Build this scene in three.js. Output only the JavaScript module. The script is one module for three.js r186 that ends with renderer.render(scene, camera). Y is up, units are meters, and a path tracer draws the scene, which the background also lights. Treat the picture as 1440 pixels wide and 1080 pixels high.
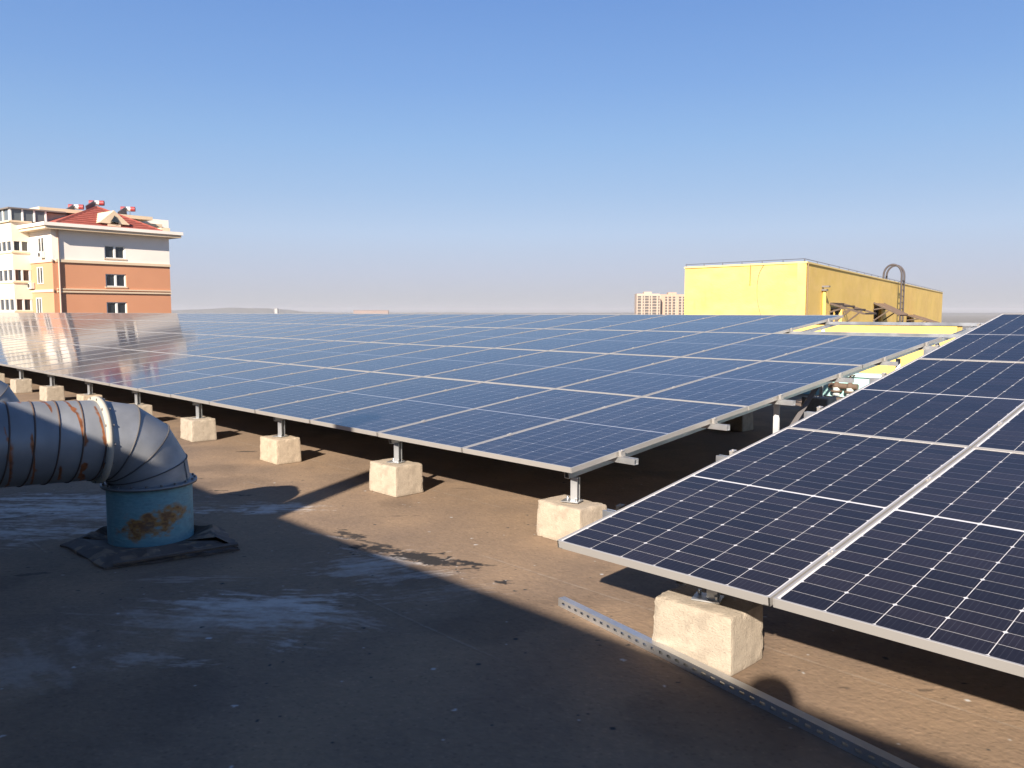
import * as THREE from 'three';
import { mergeGeometries, mergeVertices, toCreasedNormals } from 'three/addons/utils/BufferGeometryUtils.js';
import { RoundedBoxGeometry } from 'three/addons/geometries/RoundedBoxGeometry.js';
import { MarchingCubes } from 'three/addons/objects/MarchingCubes.js';

// ------------------------------------------------------------------ camera, sky, sun, exposure
const scene = new THREE.Scene();
const EYE = 1.48, FOCAL = 1160.4, PITCH = 0.0873;             // metres above the roof, pixels of the 1440 x 1080 photograph, radians
const camera = new THREE.PerspectiveCamera(2 * Math.atan(540 / FOCAL) * 180 / Math.PI, 4 / 3, 0.05, 20000);
camera.position.set(0, EYE, 0);
camera.rotation.set(-PITCH, 0, 0);
const renderer = new THREE.WebGLRenderer({ antialias: true });
renderer.toneMapping = THREE.LinearToneMapping;
const EXPOSURE = 2.5;
renderer.toneMappingExposure = EXPOSURE;
renderer.shadowMap.enabled = true;

// directions of the roof: A along the rows of panels (to the left and away), B up the slope of the panels (to the right and away)
const AZ = 0.8062, TURN = -AZ;
const A = new THREE.Vector3(-Math.cos(AZ), 0, -Math.sin(AZ)), B = new THREE.Vector3(Math.sin(AZ), 0, -Math.cos(AZ));
const ab = (a, b, y = 0) => new THREE.Vector3(A.x * a + B.x * b, y, A.z * a + B.z * b);
const SUN_A = 0.90, SUN_B = 1.76;                             // how far a shadow runs along A and B for each metre of height

const srgb = v => { v /= 255; return v <= 0.04045 ? v / 12.92 : ((v + 0.055) / 1.055) ** 2.4; };
{ // sky: clear air, pale and greyish at the horizon, blue above
  const W = 1024, H = 512, d = new Float32Array(W * H * 4);
  const hazeNoise = (u, v) => { const h = (i, j) => { const q = Math.sin(((i % 8) + 8) % 8 * 127.1 + j * 311.7) * 43758.5453; return q - Math.floor(q); }, i = Math.floor(u), j = Math.floor(v); let a = u - i, b = v - j; a = a * a * (3 - 2 * a); b = b * b * (3 - 2 * b); return (h(i, j) * (1 - a) + h(i + 1, j) * a) * (1 - b) + (h(i, j + 1) * (1 - a) + h(i + 1, j + 1) * a) * b; };   // uneven haze, wraps round the horizon
  const stops = [[-90, 150, 146, 146], [-3, 182, 180, 186], [0, 193, 192, 199], [0.7, 198, 198, 205], [2.5, 195, 202, 219], [5.3, 187, 207, 234], [8, 168, 197, 233], [11.3, 150, 187, 232], [15, 132, 172, 227], [20, 115, 156, 218], [30, 102, 140, 203], [50, 80, 109, 158], [90, 66, 88, 128]];  // out-of-view upper stops dimmed and greyed to take blue from the shade
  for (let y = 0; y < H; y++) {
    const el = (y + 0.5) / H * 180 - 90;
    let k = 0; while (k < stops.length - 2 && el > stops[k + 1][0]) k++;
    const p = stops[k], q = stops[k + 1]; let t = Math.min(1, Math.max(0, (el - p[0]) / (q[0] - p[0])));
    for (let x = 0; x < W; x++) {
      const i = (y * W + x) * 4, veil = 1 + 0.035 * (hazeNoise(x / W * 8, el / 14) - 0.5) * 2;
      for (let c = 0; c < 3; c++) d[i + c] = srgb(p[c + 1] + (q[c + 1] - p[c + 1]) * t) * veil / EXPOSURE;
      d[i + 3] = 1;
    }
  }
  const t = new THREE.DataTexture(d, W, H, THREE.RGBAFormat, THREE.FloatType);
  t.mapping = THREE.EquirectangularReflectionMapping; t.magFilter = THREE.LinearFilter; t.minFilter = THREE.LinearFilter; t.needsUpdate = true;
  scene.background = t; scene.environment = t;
}
const sun = new THREE.DirectionalLight(new THREE.Color().setRGB(0.98, 0.86, 0.73), 4.75);
{
  const to = A.clone().multiplyScalar(-SUN_A).addScaledVector(B, -SUN_B).add(new THREE.Vector3(0, 1, 0)).normalize();
  sun.position.copy(to.multiplyScalar(60)); sun.target.position.set(0, 0, 0);
  sun.castShadow = true; sun.shadow.mapSize.set(4096, 4096); sun.shadow.radius = 1.3;
  Object.assign(sun.shadow.camera, { left: -60, right: 60, top: 60, bottom: -60, near: 1, far: 220 });
  scene.add(sun, sun.target);
}

// ------------------------------------------------------------------ helpers
function ray(px, py) {                                        // direction through a pixel of the photograph
  const X = (px - 720) / FOCAL, U = (540 - py) / FOCAL, c = Math.cos(PITCH), s = Math.sin(PITCH);
  return new THREE.Vector3(X, U * c - s, -c - U * s);
}
const eye = new THREE.Vector3(0, EYE, 0);
function onRoof(px, py, h = 0) { const r = ray(px, py); return r.multiplyScalar((h - EYE) / r.y).add(eye); }
function atDepth(px, py, depth) { const r = ray(px, py); return r.multiplyScalar(depth / -r.z).add(eye); }
function onPlane(px, py, p, n) { const r = ray(px, py); return r.multiplyScalar(p.clone().sub(eye).dot(n) / r.dot(n)).add(eye); }
function rng(seed) { let s = seed >>> 0; return () => { s = (s + 0x6D2B79F5) >>> 0; let t = s; t = Math.imul(t ^ (t >>> 15), t | 1); t ^= t + Math.imul(t ^ (t >>> 7), t | 61); return ((t ^ (t >>> 14)) >>> 0) / 4294967296; }; }
const R = rng(20817);
const NG = 256, ntab = new Float32Array(NG * NG); { const r = rng(99); for (let i = 0; i < ntab.length; i++) ntab[i] = r(); }
function noise(x, y) {
  const xi = Math.floor(x), yi = Math.floor(y); let fx = x - xi, fy = y - yi; fx = fx * fx * (3 - 2 * fx); fy = fy * fy * (3 - 2 * fy);
  const x0 = xi & 255, x1 = (xi + 1) & 255, y0 = (yi & 255) * NG, y1 = ((yi + 1) & 255) * NG;
  const a = ntab[y0 + x0], b = ntab[y0 + x1], c = ntab[y1 + x0], e = ntab[y1 + x1];
  return a + (b - a) * fx + (c - a) * fy + (a - b - c + e) * fx * fy;
}
function fbm(x, y, o = 4) { let s = 0, w = 0.5, t = 0; for (let i = 0; i < o; i++) { s += noise(x, y) * w; t += w; x = x * 2.03 + 17.3; y = y * 2.03 + 5.7; w *= 0.5; } return s / t; }
const clamp = (v, a = 0, b = 1) => Math.min(b, Math.max(a, v));
const smooth = (a, b, v) => { const t = clamp((v - a) / (b - a)); return t * t * (3 - 2 * t); };
const mix = (a, b, t) => a + (b - a) * t;

const taken = {};
function numbered(name) { const n = taken[name] = (taken[name] ?? -1) + 1; return n ? `${name}_${String(n).padStart(3, '0')}` : name; }
function tag(o, label, category, group, kind) { o.userData.label = label; o.userData.category = category; if (group) o.userData.group = group; if (kind) o.userData.kind = kind; return o; }
function shade(o) { o.traverse(m => { if (m.isMesh) { m.castShadow = true; m.receiveShadow = true; } }); return o; }
function put(o) { scene.add(o); shade(o); return o; }
function thing(name, label, category, pos, turn = 0, group) { const o = new THREE.Group(); o.name = numbered(name); o.position.copy(pos); o.rotation.y = turn; scene.add(o); return tag(o, label, category, group); }
function part(name, geo, m, parent) { const o = new THREE.Mesh(Array.isArray(geo) ? merge(geo) : geo, m); o.name = name; o.castShadow = o.receiveShadow = true; parent.add(o); return o; }
function structure(o) { o.userData.kind = 'structure'; o.name = numbered(o.name); return put(o); }
function merge(list) { return mergeGeometries(list.map(g => { g = g.index ? g.toNonIndexed() : g; for (const k of Object.keys(g.attributes)) if (!['position', 'normal', 'uv'].includes(k)) g.deleteAttribute(k); return g; })); }
function bx(x0, x1, y0, y1, z0, z1) {                         // box between corners, uv in metres
  const w = x1 - x0, h = y1 - y0, d = z1 - z0, g = new THREE.BoxGeometry(w, h, d).translate((x0 + x1) / 2, (y0 + y1) / 2, (z0 + z1) / 2);
  const uv = g.attributes.uv, s = [[d, h], [d, h], [w, d], [w, d], [w, h], [w, h]];
  for (let f = 0; f < 6; f++) for (let k = 0; k < 4; k++) uv.setXY(f * 4 + k, uv.getX(f * 4 + k) * s[f][0], uv.getY(f * 4 + k) * s[f][1]);
  return g;
}
const rbx = (w, h, d, r, x = 0, y = 0, z = 0) => new RoundedBoxGeometry(w, h, d, 2, r).translate(x, y, z);
function bar(p, q, r, seg = 8) { const d = q.clone().sub(p), g = new THREE.CylinderGeometry(r, r, d.length(), seg); g.applyQuaternion(new THREE.Quaternion().setFromUnitVectors(new THREE.Vector3(0, 1, 0), d.clone().normalize())); const c = p.clone().add(q).multiplyScalar(0.5); return g.translate(c.x, c.y, c.z); }
function strip(p, q, w, h) { const d = q.clone().sub(p), g = new THREE.BoxGeometry(w, d.length(), h); g.applyQuaternion(new THREE.Quaternion().setFromUnitVectors(new THREE.Vector3(0, 1, 0), d.clone().normalize())); const c = p.clone().add(q).multiplyScalar(0.5); return g.translate(c.x, c.y, c.z); }
const V = (x, y, z) => new THREE.Vector3(x, y, z);
function lin(r, g, b) { return new THREE.Color().setRGB(r, g, b); }
function mat(c, roughness = 0.8, metalness = 0, extra = {}) { return new THREE.MeshPhysicalMaterial({ color: lin(...c), roughness, metalness, ...extra }); }
function tex(w, h, fn, color = true, repeat) {                // fn(u, v, out) with linear values 0..1
  const d = new Uint8Array(w * h * 4), o = [0, 0, 0];
  const enc = v => { v = clamp(v); return 255 * (v <= 0.0031308 ? v * 12.92 : 1.055 * v ** (1 / 2.4) - 0.055); };
  const lut = new Uint8Array(4097); for (let i = 0; i <= 4096; i++) lut[i] = color ? enc(i / 4096) : i / 4096 * 255;
  for (let y = 0, i = 0; y < h; y++) for (let x = 0; x < w; x++, i += 4) { fn((x + 0.5) / w, (y + 0.5) / h, o); d[i] = lut[clamp(o[0]) * 4096 | 0]; d[i + 1] = lut[clamp(o[1]) * 4096 | 0]; d[i + 2] = lut[clamp(o[2]) * 4096 | 0]; d[i + 3] = 255; }
  const t = new THREE.DataTexture(d, w, h); t.magFilter = THREE.LinearFilter; t.minFilter = THREE.LinearMipmapLinearFilter; t.generateMipmaps = true;
  t.wrapS = t.wrapT = THREE.RepeatWrapping; if (color) t.colorSpace = THREE.SRGBColorSpace; if (repeat) t.repeat.set(...repeat); t.needsUpdate = true; return t;
}
const per = (u, v, f, o = 4) => { let s = 0, w = 0.5, t = 0; for (let i = 0; i < o; i++) { // tiling noise: f is a whole number of cells
  const x = u * f, y = v * f, xi = Math.floor(x), yi = Math.floor(y); let fx = x - xi, fy = y - yi; fx = fx * fx * (3 - 2 * fx); fy = fy * fy * (3 - 2 * fy);
  const X0 = (xi % f + i * 31) & 255, X1 = ((xi + 1) % f + i * 31) & 255, Y0 = (((yi % f) + i * 57) & 255) * NG, Y1 = (((yi + 1) % f + i * 57) & 255) * NG;
  const a = ntab[Y0 + X0], b = ntab[Y0 + X1], c = ntab[Y1 + X0], e = ntab[Y1 + X1];
  s += (a + (b - a) * fx + (c - a) * fy + (a - b - c + e) * fx * fy) * w; t += w; w *= 0.55; f *= 2; } return s / t; };

// ------------------------------------------------------------------ materials
const fineBump = tex(512, 512, (u, v, o) => { o[0] = o[1] = o[2] = per(u, v, 32, 3); }, false);
const concreteMap = tex(512, 512, (u, v, o) => { const n = 0.8 + 0.28 * per(u, v, 6, 5), k = per(u + 0.3, v, 48, 2), pit = k > 0.74 ? 0.72 : 1; const c = n * pit * (1 - 0.13 * smooth(0.55, 0.75, per(u + 0.6, v + 0.2, 3, 5))); o[0] = 0.47 * c; o[1] = 0.395 * c; o[2] = 0.305 * c; });
const concrete = mat([0.86, 0.86, 0.86], 0.92, 0, { map: concreteMap, bumpMap: tex(256, 256, (u, v, o) => { o[0] = o[1] = o[2] = per(u, v, 24, 3); }, false), bumpScale: 0.0025 });
concrete.map.repeat.set(1.6, 1.6); concrete.bumpMap.repeat.set(2.2, 2.2);
const concretes = [[0.86, 0.86, 0.86], [0.80, 0.82, 0.84], [0.90, 0.87, 0.83]].map(c => { const m = concrete.clone(); m.color.setRGB(...c); return m; });
const galvMap = tex(512, 512, (u, v, o) => { const n = 0.78 + 0.36 * per(u, v, 5, 5); o[0] = 0.60 * n; o[1] = 0.62 * n; o[2] = 0.64 * n; });
const galvRough = tex(256, 256, (u, v, o) => { o[0] = o[1] = o[2] = 0.55 + 0.4 * per(u, v, 8, 4); }, false);
const galv = mat([1, 1, 1], 0.55, 0.85, { map: galvMap, roughnessMap: galvRough });
const alu = mat([0.43, 0.415, 0.395], 0.5, 0.45, { roughnessMap: galvRough });
const steelDark = mat([0.16, 0.15, 0.15], 0.6, 0.4);
const black = mat([0.015, 0.015, 0.016], 0.5);
const coat = { clearcoat: 1, clearcoatRoughness: 0.07, specularIntensity: 0.25 };
// photovoltaic laminate seen from a distance: six columns by twenty-four half cells behind glass
function laminateMap(seed, tint) {
  const r = rng(seed), tone = []; for (let i = 0; i < 144; i++) tone.push(0.85 + 0.3 * r());
  const W = 1.0255, L = 2.0785, m = 0.0075, cw = (W - 2 * m) / 6, mid = 0.014, cl = (L - 2 * m - mid) / 24;
  return tex(640, 1280, (u, v, o) => {
    const x = u * W - m, y0 = v * L - m; let y = y0, line = 0;
    if (y > 12 * cl) { y -= mid; if (y < 12 * cl) line = 1; }
    const ci = Math.floor(x / cw), ri = Math.floor(y / cl), fx = x - ci * cw, fy = y - ri * cl;
    if (ci < 0 || ci > 5 || ri < 0 || ri > 23) line = 1;
    const gx = Math.min(fx, cw - fx), gy = Math.min(fy, cl - fy);
    if (gx < 0.0012 || gy < 0.0009) line = 1;
    const outer = ri % 2 ? cl - fy : fy; if (gx + outer < 0.0085) line = 1;
    const bus = Math.abs((fx / cw * 9) % 1 - 0.5) < 0.025;
    const t = tone[clamp(ci, 0, 5) + 6 * clamp(ri, 0, 23)];
    if (line) { o[0] = 0.34; o[1] = 0.35; o[2] = 0.385; } else if (bus) { o[0] = 0.035; o[1] = 0.04; o[2] = 0.055; } else { o[0] = tint[0] * t; o[1] = tint[1] * t; o[2] = tint[2] * t; }
    const du = 0.0065 + 0.010 * smooth(0.5, 0.85, fbm(u * 5 + seed, v * 11, 4)) + 0.014 * smooth(0.62, 0.8, fbm(u * 38 + seed * 3, v * 26, 3)); o[0] += du; o[1] += du * 0.82; o[2] += du * 0.62;   // dried dust
  });
}
const glassWave = tex(256, 256, (u, v, o) => { o[0] = o[1] = o[2] = per(u, v, 10, 3); }, false);
const laminates = [[5, [0.0115, 0.0110, 0.0185]], [6, [0.0100, 0.0100, 0.0165]], [7, [0.0120, 0.0122, 0.0215]], [8, [0.0135, 0.0125, 0.0190]], [9, [0.0098, 0.0105, 0.0200]]].map(([s, t]) => mat([1, 1, 1], 0.5, 0, { map: laminateMap(s, t), ...coat, clearcoat: 0.8 }));
const cellMap = tex(256, 64, (u, v, o) => { const bus = Math.abs((u * 9) % 1 - 0.5) < 0.03, n = 0.9 + 0.2 * noise(u * 9, v * 5), f = (v * 40) % 1 < 0.2 ? 1.12 : 1; if (bus) { o[0] = o[1] = 0.045; o[2] = 0.055; } else { o[0] = 0.0128 * n * f; o[1] = 0.0095 * n * f; o[2] = 0.0112 * n * f; } });
const cellMats = [1, 0.8, 1.25].map(k => mat([k, k, k], 0.45, 0, { map: cellMap, ...coat, clearcoat: 0.42 }));   // anti-reflective glass
const backsheet = mat([0.58, 0.58, 0.60], 0.6, 0, { ...coat, clearcoat: 0.42 });

console.log('materials done');
// ------------------------------------------------------------------ the setting: terrain, own roof
{
  const g = new THREE.CircleGeometry(6000, 64).rotateX(-Math.PI / 2).translate(0, -18, 0);
  const o = new THREE.Mesh(g, mat([0.16, 0.15, 0.13], 1)); o.name = 'ground'; structure(o);
  // low hills on the horizon
  const P = [], I = []; const N = 140;
  for (let k = 0; k <= N; k++) {
    const px = 120 + 1500 * k / N, r = ray(px, 438), d = 5200, x = r.x / -r.z * d, up = px < 520 ? 30 * Math.exp(-(((px - 350) / 75) ** 2)) + 14 * Math.exp(-(((px - 250) / 60) ** 2)) : 0;
    const h = -18 + 14 + up + 9 * (fbm(k * 0.31, 2, 4) - 0.5) * (up > 3 ? 2 : 1);
    P.push(x, h, -d, x * 0.93, -18.5, -d * 0.93, x * 1.1, -18.5, -d * 1.1);
    if (k) { const a = 3 * (k - 1), b = 3 * k; I.push(a, a + 1, b + 1, a, b + 1, b, a + 2, a, b, a + 2, b, b + 2); }
  }
  const hg = new THREE.BufferGeometry(); hg.setAttribute('position', new THREE.Float32BufferAttribute(P, 3)); hg.setIndex(I); hg.computeVertexNormals();
  const hm = new THREE.Mesh(hg, mat([0.13, 0.13, 0.12], 1)); hm.name = 'hills'; structure(hm);
}
// the flat roof: grey bitumen felt under tan dust, chalky smears, tar patches, lap joints
const PX0 = -13, PX1 = 6, PZ0 = -17, PZ1 = 2;
{
  const toLocal = (px, py) => { const p = onRoof(px, py); return [p.x, p.z]; };
  // [pixel, half length, half width, heading in radians, strength, kind]
  const smears = [];
  const smear = (px, py, l, w, head, s, kind) => { const [x, z] = toLocal(px, py); smears.push({ x, z, l, w, c: Math.cos(head), s: Math.sin(head), k: s, kind }); };
  smear(385, 852, 0.34, 0.17, 0.1, 0.95, 'chalk'); smear(330, 850, 0.3, 0.12, 0.2, 0.8, 'chalk'); smear(440, 842, 0.25, 0.10, -0.2, 0.7, 'chalk'); smear(520, 800, 0.22, 0.2, -0.5, 0.55, 'chalk'); smear(570, 812, 0.25, 0.07, -0.4, 0.5, 'chalk');
  smear(380, 862, 0.5, 0.22, 0.1, 0.6, 'chalk'); smear(350, 845, 0.4, 0.12, 0.3, 0.6, 'chalk'); smear(520, 790, 0.35, 0.16, -0.4, 0.5, 'chalk'); smear(120, 720, 0.9, 0.3, 0, 0.6, 'chalk'); smear(400, 908, 0.13, 0.07, 0.4, 0.6, 'chalk'); smear(212, 925, 0.16, 0.08, 0.2, 0.4, 'chalk'); smear(265, 935, 0.1, 0.04, 0, 0.5, 'chalk'); smear(240, 870, 0.5, 0.13, 0.1, 0.28, 'chalk'); smear(20, 930, 0.3, 0.3, 0.7, 0.25, 'chalk');
  smear(330, 718, 0.45, 0.13, 0, 1, 'chalk'); smear(385, 712, 0.3, 0.1, 0.1, 0.85, 'chalk'); smear(90, 715, 0.75, 0.33, 0.1, 0.95, 'chalk'); smear(120, 745, 0.5, 0.13, 0.1, 0.8, 'chalk'); smear(20, 750, 0.5, 0.22, 0.2, 0.7, 'chalk'); smear(280, 815, 0.35, 0.08, 0, 0.3, 'chalk'); smear(610, 790, 0.09, 0.05, -0.6, 0.9, 'chalk');
  smear(580, 782, 0.34, 0.085, 0.55, 1, 'tar'); smear(620, 790, 0.2, 0.07, 0.2, 0.9, 'tar'); smear(655, 799, 0.15, 0.045, 0.1, 0.75, 'tar'); smear(490, 751, 0.17, 0.05, 0.5, 0.8, 'tar'); smear(709, 819, 0.05, 0.04, 0.3, 0.9, 'tar'); smear(685, 795, 0.06, 0.02, 0.1, 0.6, 'tar'); smear(545, 774, 0.13, 0.05, 0.5, 0.8, 'tar');
  smear(520, 762, 0.3, 0.025, 0.55, 0.7, 'tar'); smear(600, 789, 0.4, 0.03, 0.3, 0.8, 'tar'); smear(560, 787, 0.35, 0.035, 0.55, 0.9, 'chalk'); smear(470, 755, 0.25, 0.03, 0.5, 0.6, 'chalk'); smear(150, 700, 0.5, 0.2, 0, 0.6, 'chalk'); smear(60, 700, 0.6, 0.12, 0, 0.8, 'chalk'); smear(470, 870, 0.25, 0.1, 0.5, 0.4, 'chalk'); smear(300, 880, 0.45, 0.2, 0.2, 0.3, 'chalk'); smear(640, 830, 0.3, 0.12, -0.3, 0.22, 'chalk'); smear(310, 690, 0.13, 0.03, 0, 0.8, 'tar'); smear(345, 635, 0.09, 0.02, 0, 0.7, 'tar'); smear(540, 726, 0.2, 0.012, -0.1, 0.45, 'tar'); smear(340, 696, 0.12, 0.03, 0.1, 0.6, 'tar'); smear(1190, 968, 0.03, 0.02, 0, 0.5, 'tar'); smear(1326, 982, 0.03, 0.012, 0, 0.6, 'tar'); smear(1297, 971, 0.03, 0.01, 0, 0.5, 'tar'); smear(282, 673, 0.1, 0.02, 0, 0.8, 'tar'); smear(650, 687, 0.12, 0.01, 0.2, 0.4, 'tar'); smear(40, 808, 0.14, 0.02, -0.3, 0.5, 'tar');
  const seams = [0.42, 1.38, 2.33, 3.27, 4.21, 5.2, 6.1, 7.05, 8.0], cross = [1.9, 3.05, 5.9, 7.7, 10.2];       // lap joints of the felt, along A
  const rs = rng(4), specks = []; for (let k = 0; k < 700; k++) specks.push([mix(-5, 3, rs()), mix(-7.5, -2.2, rs()), 0.003 + 0.009 * rs() ** 4, rs() < 0.45 ? 1 : 0]);
  const cell = 0.25, grid = new Map(); specks.forEach(s => { const k = Math.floor(s[0] / cell) + ',' + Math.floor(s[1] / cell); if (!grid.has(k)) grid.set(k, []); grid.get(k).push(s); });
  const S = 2048, SX = PX1 - PX0, SZ = PZ1 - PZ0;
  const map = tex(S, S, (u, v, o) => {
    const x = PX0 + u * SX, z = PZ0 + v * SZ, a = A.x * x + A.z * z, b = B.x * x + B.z * z;
    const big = fbm(x * 0.55 + 3, z * 0.55, 3), med = fbm(x * 2.6, z * 2.6 + 9, 4), fine = noise(x * 41, z * 41) * 0.6 + noise(x * 97, z * 97) * 0.4;
    const dust = clamp(0.62 + 0.8 * (big - 0.5) + 0.75 * (med - 0.5));
    let k = (0.86 + 0.2 * (fine - 0.5) + 0.22 * (med - 0.5));
    o[0] = mix(0.195, 0.272, dust) * k; o[1] = mix(0.142, 0.188, dust) * k; o[2] = mix(0.106, 0.118, dust) * k;
    // lap joints: a wandering pale or dark line, broken
    for (let i = 0; i < seams.length; i++) {
      const wob = seams[i] + 0.02 * (noise(a * 1.1, i * 7.7) - 0.5), dd = b - wob;
      if (Math.abs(dd) < 0.02) { const on = smooth(0.42, 0.62, noise(a * 1.7 + i * 13, 3.1)), w = Math.abs(dd) < 0.0055 ? 1 : 0; if (w && on > 0) { const pale = 0.5 * on * (0.4 + 0.6 * noise(a * 23, i)); o[0] = mix(o[0], 0.33, pale); o[1] = mix(o[1], 0.28, pale); o[2] = mix(o[2], 0.23, pale); } else if (dd < 0 && dd > -0.016) { const q = 1 - 0.1 * on; o[0] *= q; o[1] *= q; o[2] *= q; } }
    }
    for (let i = 0; i < cross.length; i++) {                   // end laps of single sheets
      const strp = Math.floor((b - 0.42) / 0.95); if ((strp + i) % 3) continue; const dd = a - cross[i] - 0.012 * noise(b * 9, i) - strp * 0.17;
      if (Math.abs(dd) < 0.005) { const q = 0.3 * noise(b * 19, i * 5); o[0] = mix(o[0], 0.33, q); o[1] = mix(o[1], 0.28, q); o[2] = mix(o[2], 0.23, q); } else if (dd > 0 && dd < 0.014) { o[0] *= 0.86; o[1] *= 0.86; o[2] *= 0.86; }
    }
    { const g1 = noise(x * 150, z * 150), g2 = fbm(x * 1.3 + 40, z * 1.3, 5), st = smooth(0.56, 0.7, g2) * 0.22; const q = (g1 > 0.9 ? 1.22 : g1 < 0.09 ? 0.72 : 1) * (1 - st); o[0] *= q; o[1] *= q * (1 - 0.02 * st); o[2] *= q; }
    for (let i = 0; i < smears.length; i++) {
      const s = smears[i], dx = x - s.x, dz = z - s.z; const R2 = s.l * 1.7; if (dx * dx + dz * dz > R2 * R2) continue;
      const p = (dx * s.c + dz * s.s) / s.l, q = (-dx * s.s + dz * s.c) / s.w, r = Math.sqrt(p * p + q * q);
      const ragged = fbm(x * 6 + i * 3, z * 9, 6), streak = fbm(p * 2.2 + i, q * 7, 5), wisp = fbm(x * 31, z * 47 + i, 3);
      if (s.kind === 'chalk') { const m = smooth(0.3, 1.15, 1.3 - r * 0.75 + (ragged - 0.5) * 1.5 + (streak - 0.5) * 1.7 + (wisp - 0.5) * 0.7 - 0.2) * s.k * (0.6 + 0.4 * fine); o[0] = mix(o[0], 0.52, m); o[1] = mix(o[1], 0.485, m); o[2] = mix(o[2], 0.445, m); }
      else { const m = clamp(smooth(0.4, 0.62, 1.3 - r * 0.8 + (ragged - 0.5) * 1.9 + (wisp - 0.5) * 1.5 - 0.25) * s.k * 1.15); o[0] = mix(o[0], 0.016, m); o[1] = mix(o[1], 0.013, m); o[2] = mix(o[2], 0.012, m); }
    }
    const list = grid.get(Math.floor(x / cell) + ',' + Math.floor(z / cell));
    if (list) for (const s of list) if ((x - s[0]) ** 2 + (z - s[1]) ** 2 < s[2] * s[2]) { const c = s[3] ? 0.42 : 0.03; o[0] = o[1] = o[2] = c; }
  });
  const bump = tex(1024, 1024, (u, v, o) => { o[0] = o[1] = o[2] = 0.6 * per(u, v, 7, 4) + 0.4 * per(u + 0.4, v, 140, 2); }, false, [8, 8]);
  const g = new THREE.PlaneGeometry(SX, SZ).rotateX(-Math.PI / 2).translate((PX0 + PX1) / 2, 0, (PZ0 + PZ1) / 2);
  const uv = g.attributes.uv; for (let i = 0; i < uv.count; i++) uv.setY(i, 1 - uv.getY(i));
  const m = new THREE.Mesh(g, mat([1, 1, 1], 0.93, 0, { map, bumpMap: bump, bumpScale: 0.006 })); m.name = 'roof_felt'; structure(m);
  const rm = tex(1024, 1024, (u, v, o) => { const k = 0.8 + 0.3 * per(u, v, 5, 5); o[0] = 0.225 * k; o[1] = 0.16 * k; o[2] = 0.108 * k; }, true, [0.12, 0.12]);
  const slab = new THREE.Mesh(bx(-66, 14, -17.9, -0.004, -14.6, 6), mat([1, 1, 1], 0.93, 0, { map: rm })); slab.rotation.y = TURN; slab.name = 'flat_roof'; structure(slab);
}
// the wall behind the camera that shades the foreground, and the flue on it
{
  const h = (2.86 + 1.2) / SUN_B, w = thing('rooftop_wall', 'plain rendered wall of the stair house behind the shaded roof', 'wall', ab(0, -1.2), TURN);
  part('wall', bx(-30, 9, 0, h, 0, 0.24), mat([0.42, 0.38, 0.32], 0.9, 0, { bumpMap: fineBump, bumpScale: 0.004 }), w);
  const fb = 3.9, top = (fb + 1.32) / SUN_B + 0.6, p = onRoof(470, 688), pa = p.dot(A), pb = p.dot(B), hh = (pb + 1.32) / SUN_B;
  const f = thing('flue_pipe', 'steel flue pipe standing on the stair house wall', 'pipe', ab(pa - SUN_A * hh, -1.32, h), TURN);
  part('pipe', new THREE.CylinderGeometry(0.13, 0.13, top - h, 24).translate(0, (top - h) / 2, 0), galv, f);
  part('rain_cap', new THREE.ConeGeometry(0.2, 0.12, 24).translate(0, top - h + 0.1, 0), galv, f);
}
// low parapet at the far edge of the roof
{
  const paint = mat([0.34, 0.58, 0.57], 0.8, 0, { bumpMap: fineBump, bumpScale: 0.003 });
  const w = thing('parapet', 'low pale teal painted parapet along the far roof edge', 'parapet', ab(0, 14.1), TURN);
  part('wall', bx(-66, 14, 0, 0.36, -0.2, 0), paint, w);
  part('coping', bx(-66, 14, 0.36, 0.42, -0.24, 0.04), mat([0.42, 0.60, 0.59], 0.8), w);
}
console.log('setting done');

// ------------------------------------------------------------------ solar panels
const PW = 1.044, PL = 2.097, PT = 0.035, GW = 1.055, GL = 2.115, GLR = 2.108;
const frameGeo = (() => {
  const w = PW / 2, l = PL / 2, c = 0.0012, list = [];
  // hollow-section look: outer wall with a lip over the glass, edges broken by a small chamfer
  const sec = len => { const s = new THREE.Shape(); s.moveTo(0, 0); s.lineTo(0, PT - c); s.lineTo(c, PT); s.lineTo(0.008, PT); s.lineTo(0.008, PT - 0.003); s.lineTo(0.0075, PT - 0.006); s.lineTo(0.0075, 0.002); s.lineTo(0.028, 0.002); s.lineTo(0.028, 0); s.closePath(); return new THREE.ExtrudeGeometry(s, { depth: len, bevelEnabled: false }); };
  list.push(sec(PL).translate(0, 0, -l).applyMatrix4(new THREE.Matrix4().makeTranslation(-w, 0, 0)));
  list.push(sec(PL).translate(0, 0, -l).rotateY(Math.PI).translate(w, 0, 0));
  const inner = PW - 0.0004;
  list.push(sec(inner).translate(0, 0, -inner / 2).rotateY(Math.PI / 2).translate(0, -0.0004, l));
  list.push(sec(inner).translate(0, 0, -inner / 2).rotateY(-Math.PI / 2).translate(0, -0.0004, -l));
  return merge(list);
})();
const lamGeo = new THREE.BoxGeometry(1.0285, 0.005, 2.0815).translate(0, PT - 0.0068, 0);
{ // the laminate's top carries the printed cell grid; u across, v up the slope
  const uv = lamGeo.attributes.uv; for (let i = 0; i < uv.count; i++) if (i < 8 || i > 11) uv.setXY(i, 0.001, 0.001);
}
const boxGeo = bx(-0.09, 0.09, 0.005, 0.024, -0.05, -0.01);
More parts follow.
